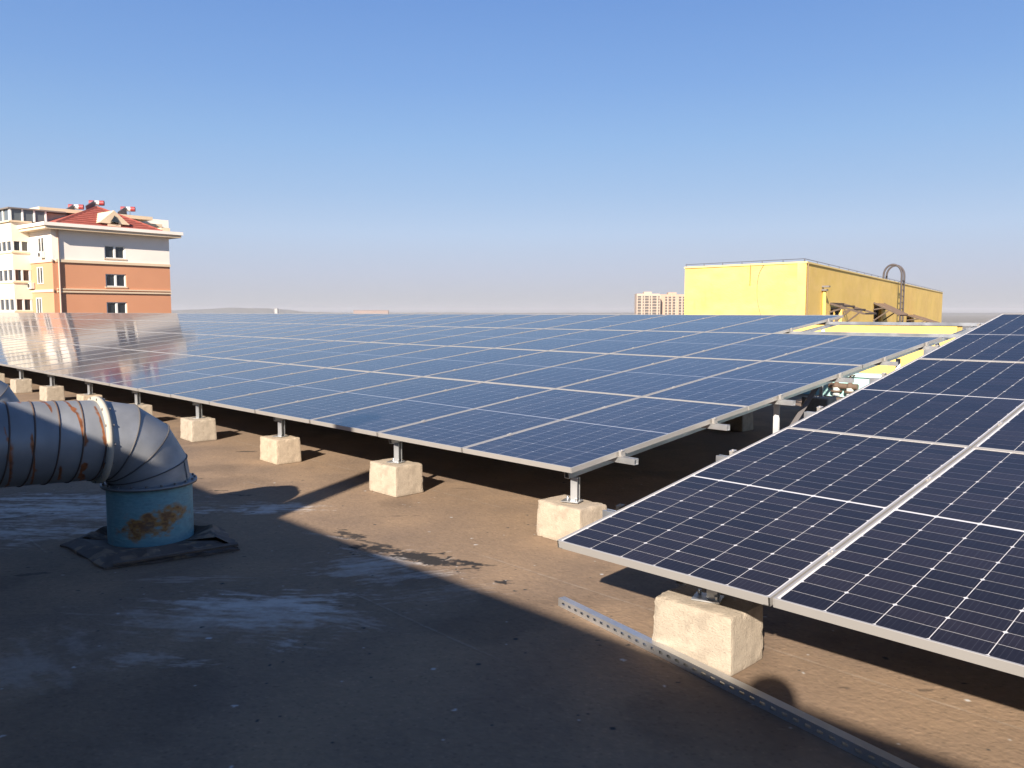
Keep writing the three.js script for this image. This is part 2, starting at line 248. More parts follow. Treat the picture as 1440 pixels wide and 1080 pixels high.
const cellGeo = flip => { const cw = 0.1658 / 2, cl = 0.0838 / 2, k = 0.0075, s = new THREE.Shape(); const y = flip ? -1 : 1;
  const pts = [[-cw, -cl * y], [-cw, (cl - k) * y], [-cw + k, cl * y], [cw - k, cl * y], [cw, (cl - k) * y], [cw, -cl * y]]; s.setFromPoints((flip ? pts.reverse() : pts).map(p => new THREE.Vector2(...p)));
  const g = new THREE.ShapeGeometry(s).rotateX(-Math.PI / 2); const uv = g.attributes.uv, p = g.attributes.position; for (let i = 0; i < uv.count; i++) uv.setXY(i, p.getX(i) / (2 * cw) + 0.5, p.getZ(i) / (2 * cl) + 0.5); return g; };
const cellGeos = [cellGeo(false), cellGeo(true)];
function makePanel(kind) {
  const o = new THREE.Group();
  part('frame', frameGeo, alu, o);
  if (kind === 'cells') {
    part('backsheet', new THREE.BoxGeometry(1.0285, 0.004, 2.0815).translate(0, PT - 0.0073, 0), backsheet, o);
    const cw = 0.1684, cl = 0.0857, y = PT - 0.0045;
    for (let r = 0; r < 24; r++) for (let c = 0; c < 6; c++) {
      const m = part('cell', cellGeos[r % 2 ? 0 : 1], cellMats[(R() * 3) | 0], o);
      m.position.set((c - 2.5) * cw, y, -((r - 11.5) * cl + (r < 12 ? -0.007 : 0.007)));
    }
  } else part('glass', lamGeo, laminates[kind], o);
  part('junction_box', boxGeo, black, o);
  return o;
}
const protos = [0, 1, 2, 3, 4].map(makePanel);
function placePanel(proto, name, center, tilt, label, group) {
  const o = proto.clone(); o.name = numbered(name); scene.add(o);
  o.rotation.order = 'YXZ'; o.rotation.set(tilt + (R() - 0.5) * 0.0035, TURN + (R() - 0.5) * 0.0015, (R() - 0.5) * 0.0035);
  o.position.copy(center); tag(o, label, 'solar panel', group); return o;
}
// array description: front right (or left) corner of the glass surface, tilt of each row
function makeArray(corner, tilts, gl) {
  const rows = []; let s = 0, y = corner.y, b = corner.dot(B); const a = A.x * corner.x + A.z * corner.z;
  b = B.x * corner.x + B.z * corner.z;
  for (const t of tilts) { rows.push({ b, y, t }); b += gl * Math.cos(t); y += gl * Math.sin(t); }
  return { a, rows, gl, top: { b, y }, at(ia, j) { // point of the glass plane: ia metres along A from the corner, j rows up
    const k = clamp(Math.floor(j), 0, rows.length - 1), r = rows[k], f = (j - k) * gl; return ab(a + ia, r.b + f * Math.cos(r.t), r.y + f * Math.sin(r.t)); }, tilt: j => rows[clamp(Math.floor(j), 0, rows.length - 1)].t };
}
const mainA = makeArray(V(0.3665, EYE - 0.9682, -5.0659), [0.1045, 0.1103, 0.1103, 0.1103], GL);
const rightA = makeArray(V(0.1951, EYE - 1.0209, -3.6351), [0.1474, 0.1659, 0.1659], GLR);
const ORD = ['first', 'second', 'third', 'fourth', 'fifth', 'sixth', 'seventh', 'eighth', 'ninth'];
const rowName = ['lowest row', 'second row', 'third row', 'highest row'];
const GAP_AT = 33, GAP = 0.28;                                // a narrow service gap across the long array
for (let j = 0; j < 4; j++) for (let i = j === 3 ? 2 : 0; i < 56; i++) {
  const c = mainA.at((i + 0.5) * GW + (i >= GAP_AT ? GAP : 0), j + 0.5), t = mainA.tilt(j);
  c.y -= PT * Math.cos(t); c.addScaledVector(B, PT * Math.sin(t));
  placePanel(protos[(R() * 5) | 0], 'solar_panel', c, t, i < 9 ? `blue solar panel in the ${rowName[j]} of the long array, ${ORD[j === 3 ? i - 2 : i]} from its open end` : `blue solar panel far along the ${rowName[j]} of the long wide array`, `panels in the ${rowName[j]} of the long array`);
}
for (let j = 0; j < 3; j++) for (let i = 0; i < 4; i++) {
  const c = rightA.at(-(i + 0.5) * GW, j + 0.5), t = rightA.tilt(j);
  c.y -= PT * Math.cos(t); c.addScaledVector(B, PT * Math.sin(t));
  const o = placePanel(i < 2 ? makePanel('cells') : protos[i % 3], 'solar_panel', c, t, `dark navy solar panel in the ${['lowest', 'middle', 'highest'][j]} row of the short array, ${ORD[i]} from its end`, 'panels of the short array');
  shade(o);
}
console.log('panels done');

// ------------------------------------------------------------------ mounting: channels, rafters, posts, ballast
function channel(len, w = 0.041, h = 0.041, t = 0.0028) {      // along x, open upward with turned-in lips
  return merge([bx(0, len, 0, t, -w / 2, w / 2), bx(0, len, t, h, -w / 2, -w / 2 + t), bx(0, len, t, h, w / 2 - t, w / 2), bx(0, len, h - t, h - 0.0002, -w / 2 + t, -w / 2 + 0.01), bx(0, len, h - t, h - 0.0002, w / 2 - 0.01, w / 2 - t)]);
}
const up = V(0, 1, 0);
function alongTo(mesh, p, q) {                                // lay a channel mesh (local +x) from p to q, with its open side up
  const x = q.clone().sub(p).normalize(), z = x.clone().cross(up).normalize(), y = z.clone().cross(x);
  mesh.quaternion.setFromRotationMatrix(new THREE.Matrix4().makeBasis(x, y, z)); mesh.position.copy(p); return mesh;
}
const postGeoCache = {};
function post(parent, foot, topY) {                           // U-shaped upright on a bolted foot plate
  const h = topY - foot.y, key = h.toFixed(2);
  postGeoCache[key] ??= channel(h, 0.052, 0.046, 0.004).rotateZ(Math.PI / 2).rotateY(Math.PI);
  const m = part('post', postGeoCache[key], galv, parent); m.position.copy(foot); m.rotation.y = TURN + 0.35;
  const pl = part('foot_plate', merge([bx(-0.06, 0.06, 0.001, 0.007, -0.05, 0.05), new THREE.CylinderGeometry(0.009, 0.009, 0.02, 6).translate(0.042, 0.016, 0.03), new THREE.CylinderGeometry(0.009, 0.009, 0.02, 6).translate(-0.042, 0.016, -0.03)]), galv, m);
  return m;
}
const endClamp = merge([bx(-0.016, 0.004, -0.035, 0.003, -0.022, 0.022), bx(-0.02, 0.01, 0.0032, 0.006, -0.018, 0.018), new THREE.CylinderGeometry(0.006, 0.006, 0.006, 8).translate(-0.006, 0.008, 0)]);
const midClamp = merge([bx(-0.011, 0.011, 0.0012, 0.0035, -0.02, 0.02), new THREE.CylinderGeometry(0.005, 0.005, 0.004, 8).translate(0, 0.0054, 0), bx(-0.006, 0.006, -0.034, 0.001, -0.02, 0.02)]);
function mountingFrame(array, name, label, a0, a1, jr, postAs, postJs, opts) {
  const o = thing(name, label, 'mounting frame', V(0, 0, 0));
  const drop = (p, j, d) => { const t = array.tilt(j); return p.clone().add(up.clone().multiplyScalar(-d * Math.cos(t))).addScaledVector(B, d * Math.sin(t)); };
  for (let j = 0; j < array.rows.length; j++) for (const f of jr) {
    const L = Math.abs(a1 - a0), m = part('rail', channel(L), galv, o), p = drop(array.at(Math.max(a0, a1), j + f), j, PT + 0.0425), q = drop(array.at(Math.min(a0, a1), j + f), j, PT + 0.0425);
    alongTo(m, p, q);
    for (const [ia, geo] of opts.clamps(j)) { const c = part('clamp', geo, opts.clampMat?.(j, f, ia) ?? alu, o); c.position.copy(array.at(ia, j + f)); c.rotation.order = 'YXZ'; c.rotation.set(array.tilt(j), TURN + (opts.turnEnd && geo === endClamp ? Math.PI : 0), 0); if (opts.turnEnd && geo === endClamp) c.rotation.x = -array.tilt(j); }
  }
  const jTop = array.rows.length - 0.0001;
  for (const a of postAs) {
    if (opts.rafter) { const m = part('rafter', channel((array.rows.length - 0.12) * array.gl), galv, o); alongTo(m, drop(array.at(a, 0.06), 0, PT + 0.0865), drop(array.at(a, jTop - 0.06), jTop, PT + 0.0865)); }
    postJs.forEach((j, n) => { const p = array.at(a, j); const bl = opts.block(p, a, n); if (bl === null) return; post(o, V(p.x, bl, p.z), p.y - PT - 0.09); });
    if (opts.brace) for (const [j0, j1, h0, h1] of opts.brace) { const p = array.at(a, j0), q = array.at(a, j1); p.addScaledVector(A, 0.045); q.addScaledVector(A, 0.045); p.y -= h0; q.y -= h1; part('brace', strip(p, q, 0.04, 0.025), steelDark, o); }
  }
  return o;
}
// cast ballast blocks, hand-made and chipped
function blockGeo(w, h, d, seed) {
  const r = rng(seed), off = r() * 50, g0 = new THREE.BoxGeometry(w, h, d, 28, 18, 22); g0.deleteAttribute('normal'); const uv0 = g0.attributes.uv;
  const p = g0.attributes.position, rad = 0.011;
  for (let i = 0; i < p.count; i++) {
    let x = p.getX(i), y = p.getY(i), z = p.getZ(i);
    const ix = clamp(x, -w / 2 + rad, w / 2 - rad), iy = clamp(y, -h / 2 + rad, h / 2 - rad), iz = clamp(z, -d / 2 + rad, d / 2 - rad), v = V(x - ix, y - iy, z - iz), edge = (Math.abs(x) > w / 2 - rad * 1.6) + (Math.abs(y) > h / 2 - rad * 1.6) + (Math.abs(z) > d / 2 - rad * 1.6);
    if (v.length() > 1e-6) { const ex = (Math.abs(x) > w / 2 - rad) + (Math.abs(y) > h / 2 - rad) + (Math.abs(z) > d / 2 - rad); if (ex > 1) v.setLength(rad); x = ix + v.x; y = iy + v.y; z = iz + v.z; }
    const n = (fbm(x * 8 + off, y * 8, 3) + fbm(y * 8 + off, z * 8 + 4, 3) + fbm(z * 8, x * 8 + off, 3)) / 3 - 0.5, chip = edge > 1 && noise(x * 31 + off, z * 31) + noise(y * 29 + off, x * 29 + z * 13) > 1.16 ? 0.007 : 0;
    const k = 1 + n * 0.018 - chip / 0.45; x *= k; z *= k; y = y + (y > 0 ? n * 0.02 - chip * 0.6 : 0); const taper = 1 - 0.045 * (y / h + 0.5); x *= taper; z *= taper;
    p.setXYZ(i, x, y, z);
  }
  return toCreasedNormals(g0.translate(0, h / 2, 0), 0.9);
}
const BH = 0.25, blocks = [1, 2, 3, 4, 5, 6].map(s => blockGeo(0.40, BH, 0.28, s * 11));
function ballast(p, label, group, scaleX = 1, turn = 0) {
  const o = new THREE.Mesh(blocks[(R() * 6) | 0], concretes[(R() * 3) | 0]); o.name = numbered('concrete_block'); o.scale.set(1, mix(0.96, 1.0, R()), mix(0.93, 1.06, R())); o.position.set(p.x, 0, p.z); o.rotation.y = TURN + turn; o.scale.x = scaleX * mix(0.95, 1.06, R()); tag(o, label, 'concrete block', group); return put(o);
}
{ // long array
  const lines = []; for (let k = 0; k < 13; k++) lines.push(0.16 + 1.95 * k);
  const js = [0.09, 1.33, 2.57, 3.66];
  const frame = mountingFrame(mainA, 'mounting_frame', 'galvanised channel frame carrying the long wide array', -0.13, 56 * GW + GAP, [0.23, 0.755], lines, js, {
    rafter: true,
    clamps: j => { const l = []; if (j < 3) l.push([-0.009, endClamp]); else l.push([2 * GW - 0.009, endClamp]); for (let i = j === 3 ? 3 : 1; i < 7; i++) l.push([i * GW, midClamp]); return l; }, turnEnd: true,
    block: (p, a, n) => { if (n > 0 && a > 9) return null; ballast(p, n === 0 ? a < 12 ? `tan concrete block under the front edge of the long array, ${ORD[Math.round((a - 0.16) / 1.95)]} from its end` : 'tan concrete block far along the front edge of the long array' : 'concrete block deep in the shade under the long array', n === 0 ? 'blocks along the front of the long array' : 'blocks under the long array', 1, (R() - 0.5) * 0.12); return BH - 0.004; },
    brace: [[1.36, 1.75, 0.62, 0.13], [3.63, 3.2, 1.05, 0.14]],
  });
}
{ // short array
  const frame = mountingFrame(rightA, 'mounting_frame', 'galvanised channel frame carrying the short dark array', 0.12, -4 * GW - 0.1, [0.23, 0.72], [-0.57, -2.5, -4.1], [0.17, 1.4, 2.75], {
    rafter: true,
    clamps: j => [[0.009, endClamp], [-GW, midClamp], [-2 * GW, midClamp]],
    clampMat: (j, f, ia) => ia > 0 && j === 0 && f < 0.5 ? black : alu,
    block: (p, a, n) => { const q = p.clone(); ballast(q, n === 0 && a > -1 ? 'large pale concrete block propping the near corner of the short array' : 'concrete block under the short array', n === 0 && a > -1 ? undefined : 'blocks under the short array', n === 0 && a > -1 ? 0.99 : 1); return BH - 0.004; },
  });
}
// slotted channel lying on the roof felt
{
  const p = onRoof(785, 852), q = onRoof(1236, 1080), L = p.distanceTo(q) + 0.5, h = 0.041, t = 0.0025;
  const o = thing('slotted_channel', 'slotted galvanised channel lying loose on the roof beside the concrete block', 'steel channel', p);
  const x = q.clone().sub(p).normalize(), z = x.clone().cross(up).normalize(); o.quaternion.setFromRotationMatrix(new THREE.Matrix4().makeBasis(x, up, z));
  const s = new THREE.Shape([[0, 0], [L, 0], [L, h], [0, h]].map(a => new THREE.Vector2(...a)));
  for (let k = 0.03; k < L - 0.05; k += 0.05) { const hole = new THREE.Path(), r = 0.0065, c = h / 2; hole.absarc(k + 0.007, c, r, Math.PI / 2, 1.5 * Math.PI, false); hole.absarc(k + 0.021, c, r, 1.5 * Math.PI, 2.5 * Math.PI, false); s.holes.push(hole); }
  part('web', new THREE.ExtrudeGeometry(s, { depth: t, bevelEnabled: false, curveSegments: 5 }).translate(0, 0.001, -t), galv, o);
  part('flange', bx(0, L, h - t + 0.001, h + 0.0008, -0.041, -t), galv, o); part('flange', bx(0, L, 0.0012, t, -0.041, -t), galv, o);
  part('lip', bx(0, L, 0.006, h - t + 0.001, -0.041, -0.0385), galv, o);
}
console.log('mounting done');

// ------------------------------------------------------------------ ventilation duct
const rustPaint = tex(1024, 512, (u, v, o) => {                // teal paint gone rusty in a broad patch; u round the drum, v up
  const du = u - RUSTU(), n = fbm(u * 26, v * 9, 5), n2 = fbm(u * 90, v * 30, 3);
  const core = 1.1 - Math.hypot(du / 0.20, (v - 0.42 - du * 1.0) / 0.30) + (n - 0.5) * 1.5;
  const m = smooth(0.25, 0.75, core), dark = smooth(0.6, 1.1, core + (n2 - 0.5));
  const k = 0.85 + 0.3 * n2, grime = smooth(0.55, 0.8, fbm(u * 14 + 5, v * 5, 4)) * 0.35;
  o[0] = mix(mix(0.13, 0.20, n) * k, mix(0.34, 0.19, dark), m); o[1] = mix(mix(0.30, 0.34, n) * k, mix(0.17, 0.085, dark), m); o[2] = mix(mix(0.34, 0.37, n) * k, mix(0.045, 0.035, dark), m);
  o[0] = mix(o[0], 0.1, grime); o[1] = mix(o[1], 0.12, grime); o[2] = mix(o[2], 0.13, grime);
});
function RUSTU() { return 0.515; }
{
  const front = onRoof(214, 772), D = 0.545, r = 0.268, rp = 0.25;
  const fwd = V(front.x, 0, front.z).normalize(), base = front.clone().addScaledVector(fwd, D / 2); base.y = 0;
  const duct = thing('vent_duct', 'galvanised spiral duct elbow on a rusty teal round base beside the chalky stains', 'vent duct', base, TURN);
  // local axes: +z towards the wall behind (-B), +x along -A
  const hb = 0.37, RB = 0.30, hz = hb + 0.015 + RB;
  const facing = Math.atan2(-base.x, -base.z) - TURN;          // heading from the drum to the camera in local axes
  const teal = mat([1, 1, 1], 0.62, 0, { map: rustPaint, bumpMap: fineBump, bumpScale: 0.002 });
  part('base_drum', new THREE.CylinderGeometry(r - 0.008, r - 0.008, hb, 64, 1, true).rotateY(facing + Math.PI - 0.1).translate(0, hb / 2, 0), teal, duct);
  // elbow of mitred gores
  const galvDuctMap = tex(1024, 512, (u, v, o) => { const n = per(u, v, 7, 5), st = per(u * 1, v, 3, 3); const k = 0.72 + 0.5 * n * st * 1.6; o[0] = 0.285 * k; o[1] = 0.296 * k; o[2] = 0.31 * k; });
  const ductSteel = mat([1, 1, 1], 0.75, 0.5, { map: galvDuctMap, roughnessMap: galvRough });
  const ring = (phi, rad = rp, n = 48) => {                    // mitre plane at angle phi through the bend: 0 = level plane, pi/2 = upright plane
    const pts = []; for (let k = 0; k <= n; k++) { const t = k / n * 2 * Math.PI, e = V(Math.sin(t) * rad, 0, -Math.cos(t) * rad); pts.push(e); } return pts; };
  // bend centre lies at z=+RB; a point at signed radius s from the bend centre: z = RB - s*cos(phi), y = s*sin(phi)
  const joints = [0, 16, 41, 66, 90].map(d => d * Math.PI / 180);
  const jointPts = phi => ring(phi).map(e => { const s = (RB - e.z); return V(e.x, hb + 0.015 + s * Math.sin(phi), RB - s * Math.cos(phi)); });
  for (let g = 0; g < 4; g++) {
    const p = jointPts(joints[g]), q = jointPts(joints[g + 1]), pos = [], uv = [], idx = [];
    for (let k = 0; k < p.length; k++) { pos.push(p[k].x, p[k].y, p[k].z, q[k].x, q[k].y, q[k].z); uv.push(k / 48 * 1.6, g * 0.3, k / 48 * 1.6, g * 0.3 + 0.25); if (k) { const a = 2 * (k - 1), b = 2 * k; idx.push(a, b, a + 1, b, b + 1, a + 1); } }
    const geo = new THREE.BufferGeometry(); geo.setAttribute('position', new THREE.Float32BufferAttribute(pos, 3)); geo.setAttribute('uv', new THREE.Float32BufferAttribute(uv, 2)); geo.setIndex(idx); geo.computeVertexNormals();
    part('elbow_gore', geo, ductSteel, duct);
    if (g) { const cv = new THREE.CatmullRomCurve3(p.slice(0, -1).map(v => { const c = V(0, hb + 0.015 + RB * Math.sin(joints[g]), RB - RB * Math.cos(joints[g])); return v.clone().sub(c).multiplyScalar(1.006).add(c); }), true); part('seam', new THREE.TubeGeometry(cv, 72, 0.0045, 6, true), mat([0.10, 0.095, 0.095], 0.7, 0.4), duct); }
  }
  // one lengthwise lap on the last gore, and a small sticker
  { const p = jointPts(joints[0])[6], q = jointPts(joints[1])[6]; part('lap_joint', strip(p.clone().multiplyScalar(1.004), q.clone().multiplyScalar(1.004), 0.012, 0.004), ductSteel, duct); }
  // flange ring between drum and elbow
  const ringGeo = (r0, r1, h) => { const pts = [[r0, 0], [r1, 0], [r1 + 0.002, h * 0.5], [r1, h], [r0, h]].map(a => new THREE.Vector2(...a)); return new THREE.LatheGeometry(pts, 64); };
  const fl = part('flange', ringGeo(rp - 0.004, r + 0.022, 0.02).translate(0, hb - 0.002, 0), mat([0.42, 0.42, 0.42], 0.55, 0.5, { map: galvMap }), duct);
  for (let k = 0; k < 20; k++) { const t = k / 20 * 2 * Math.PI + 0.1; part('bolt', new THREE.CylinderGeometry(0.008, 0.008, 0.03, 6).translate(Math.cos(t) * (r + 0.008), hb + 0.014, Math.sin(t) * (r + 0.008)), steelDark, fl); }
  // level pipe with a spiral lock seam and its cream flange; it climbs a little towards the wall
  const rise = 0.05, len = 3.25, z0 = RB + 0.0;
  const pipeG = new THREE.Group(); pipeG.name = 'spiral_pipe'; pipeG.position.set(0, hz, z0); pipeG.rotation.x = -rise; duct.add(pipeG);
  const lead = 0.128, seamRust = [];
  const pipeMap = tex(2048, 1024, (u, v, o) => {               // u round the pipe, v along it (one metre)
    const al = v * 1.2, n = per(u, v, 6, 5), blotch = fbm(u * 5, al * 9, 4); let k = 0.70 + 0.55 * n * (0.6 + 0.7 * blotch);
    o[0] = 0.245 * k; o[1] = 0.258 * k; o[2] = 0.275 * k;
    const ph = ((al - u * lead) / lead + 50) % 1, dist = ph * lead;                // distance past the seam
    const turnNo = Math.floor((al - u * lead) / lead), rust = smooth(0.40, 0.68, noise(u * 9 + 3, turnNo * 7.3 + 1) * 0.6 + noise(u * 31, turnNo * 3.1) * 0.4);
    const near = al < 0.2 ? 1.5 : al < 0.5 ? 1.05 : 0.8;
    const m = smooth(0.30, 0.8, near * rust * Math.exp(-((Math.min(dist, (lead - dist) * 0.8) / (0.010 + 0.014 * noise(u * 23, al * 9))) ** 2)) + 0.35 * near * (noise(u * 90, al * 60) - 0.5) * rust);
    const rr = 0.6 + 0.8 * noise(u * 70, al * 40); o[0] = mix(o[0], 0.27 * rr, m); o[1] = mix(o[1], 0.10 * rr, m); o[2] = mix(o[2], 0.04 * rr, m);
  });
  const pg = new THREE.CylinderGeometry(rp - 0.003, rp - 0.003, len, 72, 1, true).rotateX(Math.PI / 2).translate(0, 0, len / 2);
  { const uv = pg.attributes.uv, p = pg.attributes.position; for (let i = 0; i < uv.count; i++) uv.setXY(i, uv.getX(i), p.getZ(i) / 1.2); }
  part('pipe_wall', pg, mat([1, 1, 1], 0.75, 0.45, { map: pipeMap, roughnessMap: galvRough }), pipeG);
  const pts = []; for (let k = 0; k <= len / lead * 24; k++) { const z = k / 24 * lead, t = k / 24 * 2 * Math.PI; if (z > 0.03 && z < len - 0.02) pts.push(V(Math.sin(t) * (rp - 0.001), Math.cos(t) * (rp - 0.001), z)); }
  part('spiral_seam', new THREE.TubeGeometry(new THREE.CatmullRomCurve3(pts), pts.length * 2, 0.0048, 6), mat([0.11, 0.075, 0.06], 0.7, 0.35), pipeG);
  const ff = part('pipe_flange', ringGeo(rp - 0.005, rp + 0.02, 0.036).rotateX(Math.PI / 2).translate(0, 0, -0.006), mat([0.40, 0.37, 0.31], 0.8, 0.1), pipeG);
  for (let k = 0; k < 14; k++) { const t = k / 14 * 2 * Math.PI; const b = part('bolt', new THREE.CylinderGeometry(0.008, 0.008, 0.05, 6).rotateX(Math.PI / 2), steelDark, pipeG); b.position.set(Math.cos(t) * (rp + 0.012), Math.sin(t) * (rp + 0.012), 0.009); }
  // white sticker on the side of the elbow
  // crumpled flashing round the foot
  const gp = (px, py, h) => { const p = onRoof(px, py, h).sub(base); return p.applyAxisAngle(up, -TURN); };
  const outer = [gp(86, 766, 0.012), gp(147, 799, 0.012), gp(262, 783, 0.01), gp(338, 771, 0.015), gp(318, 745, 0.03), gp(160, 742, 0.03)];
  const cen = V(0, 0.02, 0), mk = (name, i0, i1, lift, m) => {
    const a = outer[i0], b = outer[i1], pos = [], idx = [], N = 10;
    for (let k = 0; k <= N; k++) { const f = k / N, e = a.clone().lerp(b, f); e.y = Math.max(0.006, e.y + 0.03 * (fbm(f * 6, i0 * 5, 3) - 0.45)); e.addScaledVector(V(e.x, 0, e.z).normalize(), 0.06 * (fbm(f * 5, i0 * 2.7 + 8, 3) - 0.5)); const dir = e.clone().setY(0).normalize(), inn = dir.clone().multiplyScalar(r * 0.98); inn.y = 0.075 + lift; inn.y = 0.012; const md = e.clone().lerp(inn, 0.30 + 0.25 * fbm(f * 3, i0 * 9, 2)); md.y = e.y + 0.03 + 0.04 * (fbm(f * 5 + 2, i0 * 3.3, 3) - 0.5) + lift * 2; const dn = e.clone(); dn.y = Math.max(0.002, e.y - 0.03); pos.push(dn.x, dn.y, dn.z, e.x, e.y, e.z, md.x, md.y, md.z, inn.x, inn.y, inn.z); if (k) for (let c = 0; c < 3; c++) { const q = 4 * (k - 1) + c, w = 4 * k + c; idx.push(q, w, q + 1, w, w + 1, q + 1); } }
    const g = new THREE.BufferGeometry(); g.setAttribute('position', new THREE.Float32BufferAttribute(pos, 3)); g.setAttribute('uv', new THREE.Float32BufferAttribute(pos.flatMap((_, i) => i % 3 ? [] : [pos[i] * 1.5, pos[i + 2] * 1.5]), 2)); g.setIndex(idx); part(name, toCreasedNormals(g, 0.35), m, duct);
  };
  const rustSheet = mat([1, 1, 1], 0.8, 0.15, { map: tex(256, 256, (u, v, o) => { const n = per(u, v, 5, 5), k = 0.6 + 0.8 * n; const f = smooth(0.5, 0.7, per(u + 0.2, v, 9, 4)); o[0] = mix(0.11, 0.24, f) * k; o[1] = mix(0.085, 0.17, f) * k; o[2] = mix(0.07, 0.115, f) * k; }) });
  mk('flashing_sheet', 0, 1, 0, rustSheet); mk('flashing_sheet', 1, 2, 0.006, rustSheet); mk('flashing_sheet', 2, 3, -0.004, rustSheet); mk('flashing_sheet', 3, 4, 0.004, rustSheet); mk('flashing_sheet', 4, 5, 0, rustSheet); mk('flashing_sheet', 5, 0, 0.008, rustSheet);
  { const a = outer[1].clone(), b = outer[3].clone(), d = b.clone().sub(a); a.addScaledVector(d, 0.06); b.addScaledVector(d, -0.02); a.y = 0.03; b.y = 0.045; part('folded_edge', strip(a, b, 0.03, 0.014), rustSheet, duct); }
  shade(duct);
  const d2 = duct.clone(); d2.name = numbered('vent_duct'); d2.position.addScaledVector(A, 4.12); scene.add(d2); tag(d2, 'second spiral duct elbow farther along, mostly hidden behind the first duct', 'vent duct');
  d2.userData.group = duct.userData.group;
}
console.log('duct done');

// ------------------------------------------------------------------ rusty valve set beyond the array
{
  const p = atDepth(1184, 553, 14.3); p.y = 0;
  const rust = mat([0.13, 0.09, 0.065], 0.8, 0.2, { bumpMap: fineBump, bumpScale: 0.004 }), pale = mat([0.45, 0.5, 0.48], 0.6);
  const o = thing('valve_assembly', 'rusty flanged valve set with white pipe stubs at the far roof edge', 'valve', p, TURN);
  const top = EYE - (536 - 438) / FOCAL * 14.3;
  part('pipe', new THREE.CylinderGeometry(0.06, 0.06, top - 0.1, 16).translate(-0.1, (top - 0.1) / 2, 0), pale, o); part('pipe', new THREE.CylinderGeometry(0.06, 0.06, top - 0.1, 16).translate(0.14, (top - 0.1) / 2, 0), pale, o);
  for (const x of [-0.1, 0.14]) { part('valve_body', new THREE.SphereGeometry(0.065, 16, 12).scale(1, 1.1, 1).translate(x, top - 0.08, 0), rust, o); part('flange', new THREE.CylinderGeometry(0.1, 0.1, 0.025, 20).translate(x, top - 0.17, 0), rust, o); part('stem', new THREE.CylinderGeometry(0.018, 0.018, 0.16, 8).translate(x, top + 0.06, 0), rust, o); part('hand_wheel', new THREE.TorusGeometry(0.075, 0.01, 6, 20).rotateX(Math.PI / 2).translate(x, top + 0.12, 0), rust, o); }
  part('cross_pipe', new THREE.CylinderGeometry(0.05, 0.05, 0.5, 16).rotateZ(Math.PI / 2).translate(0.02, top - 0.08, 0.0), rust, o);
}
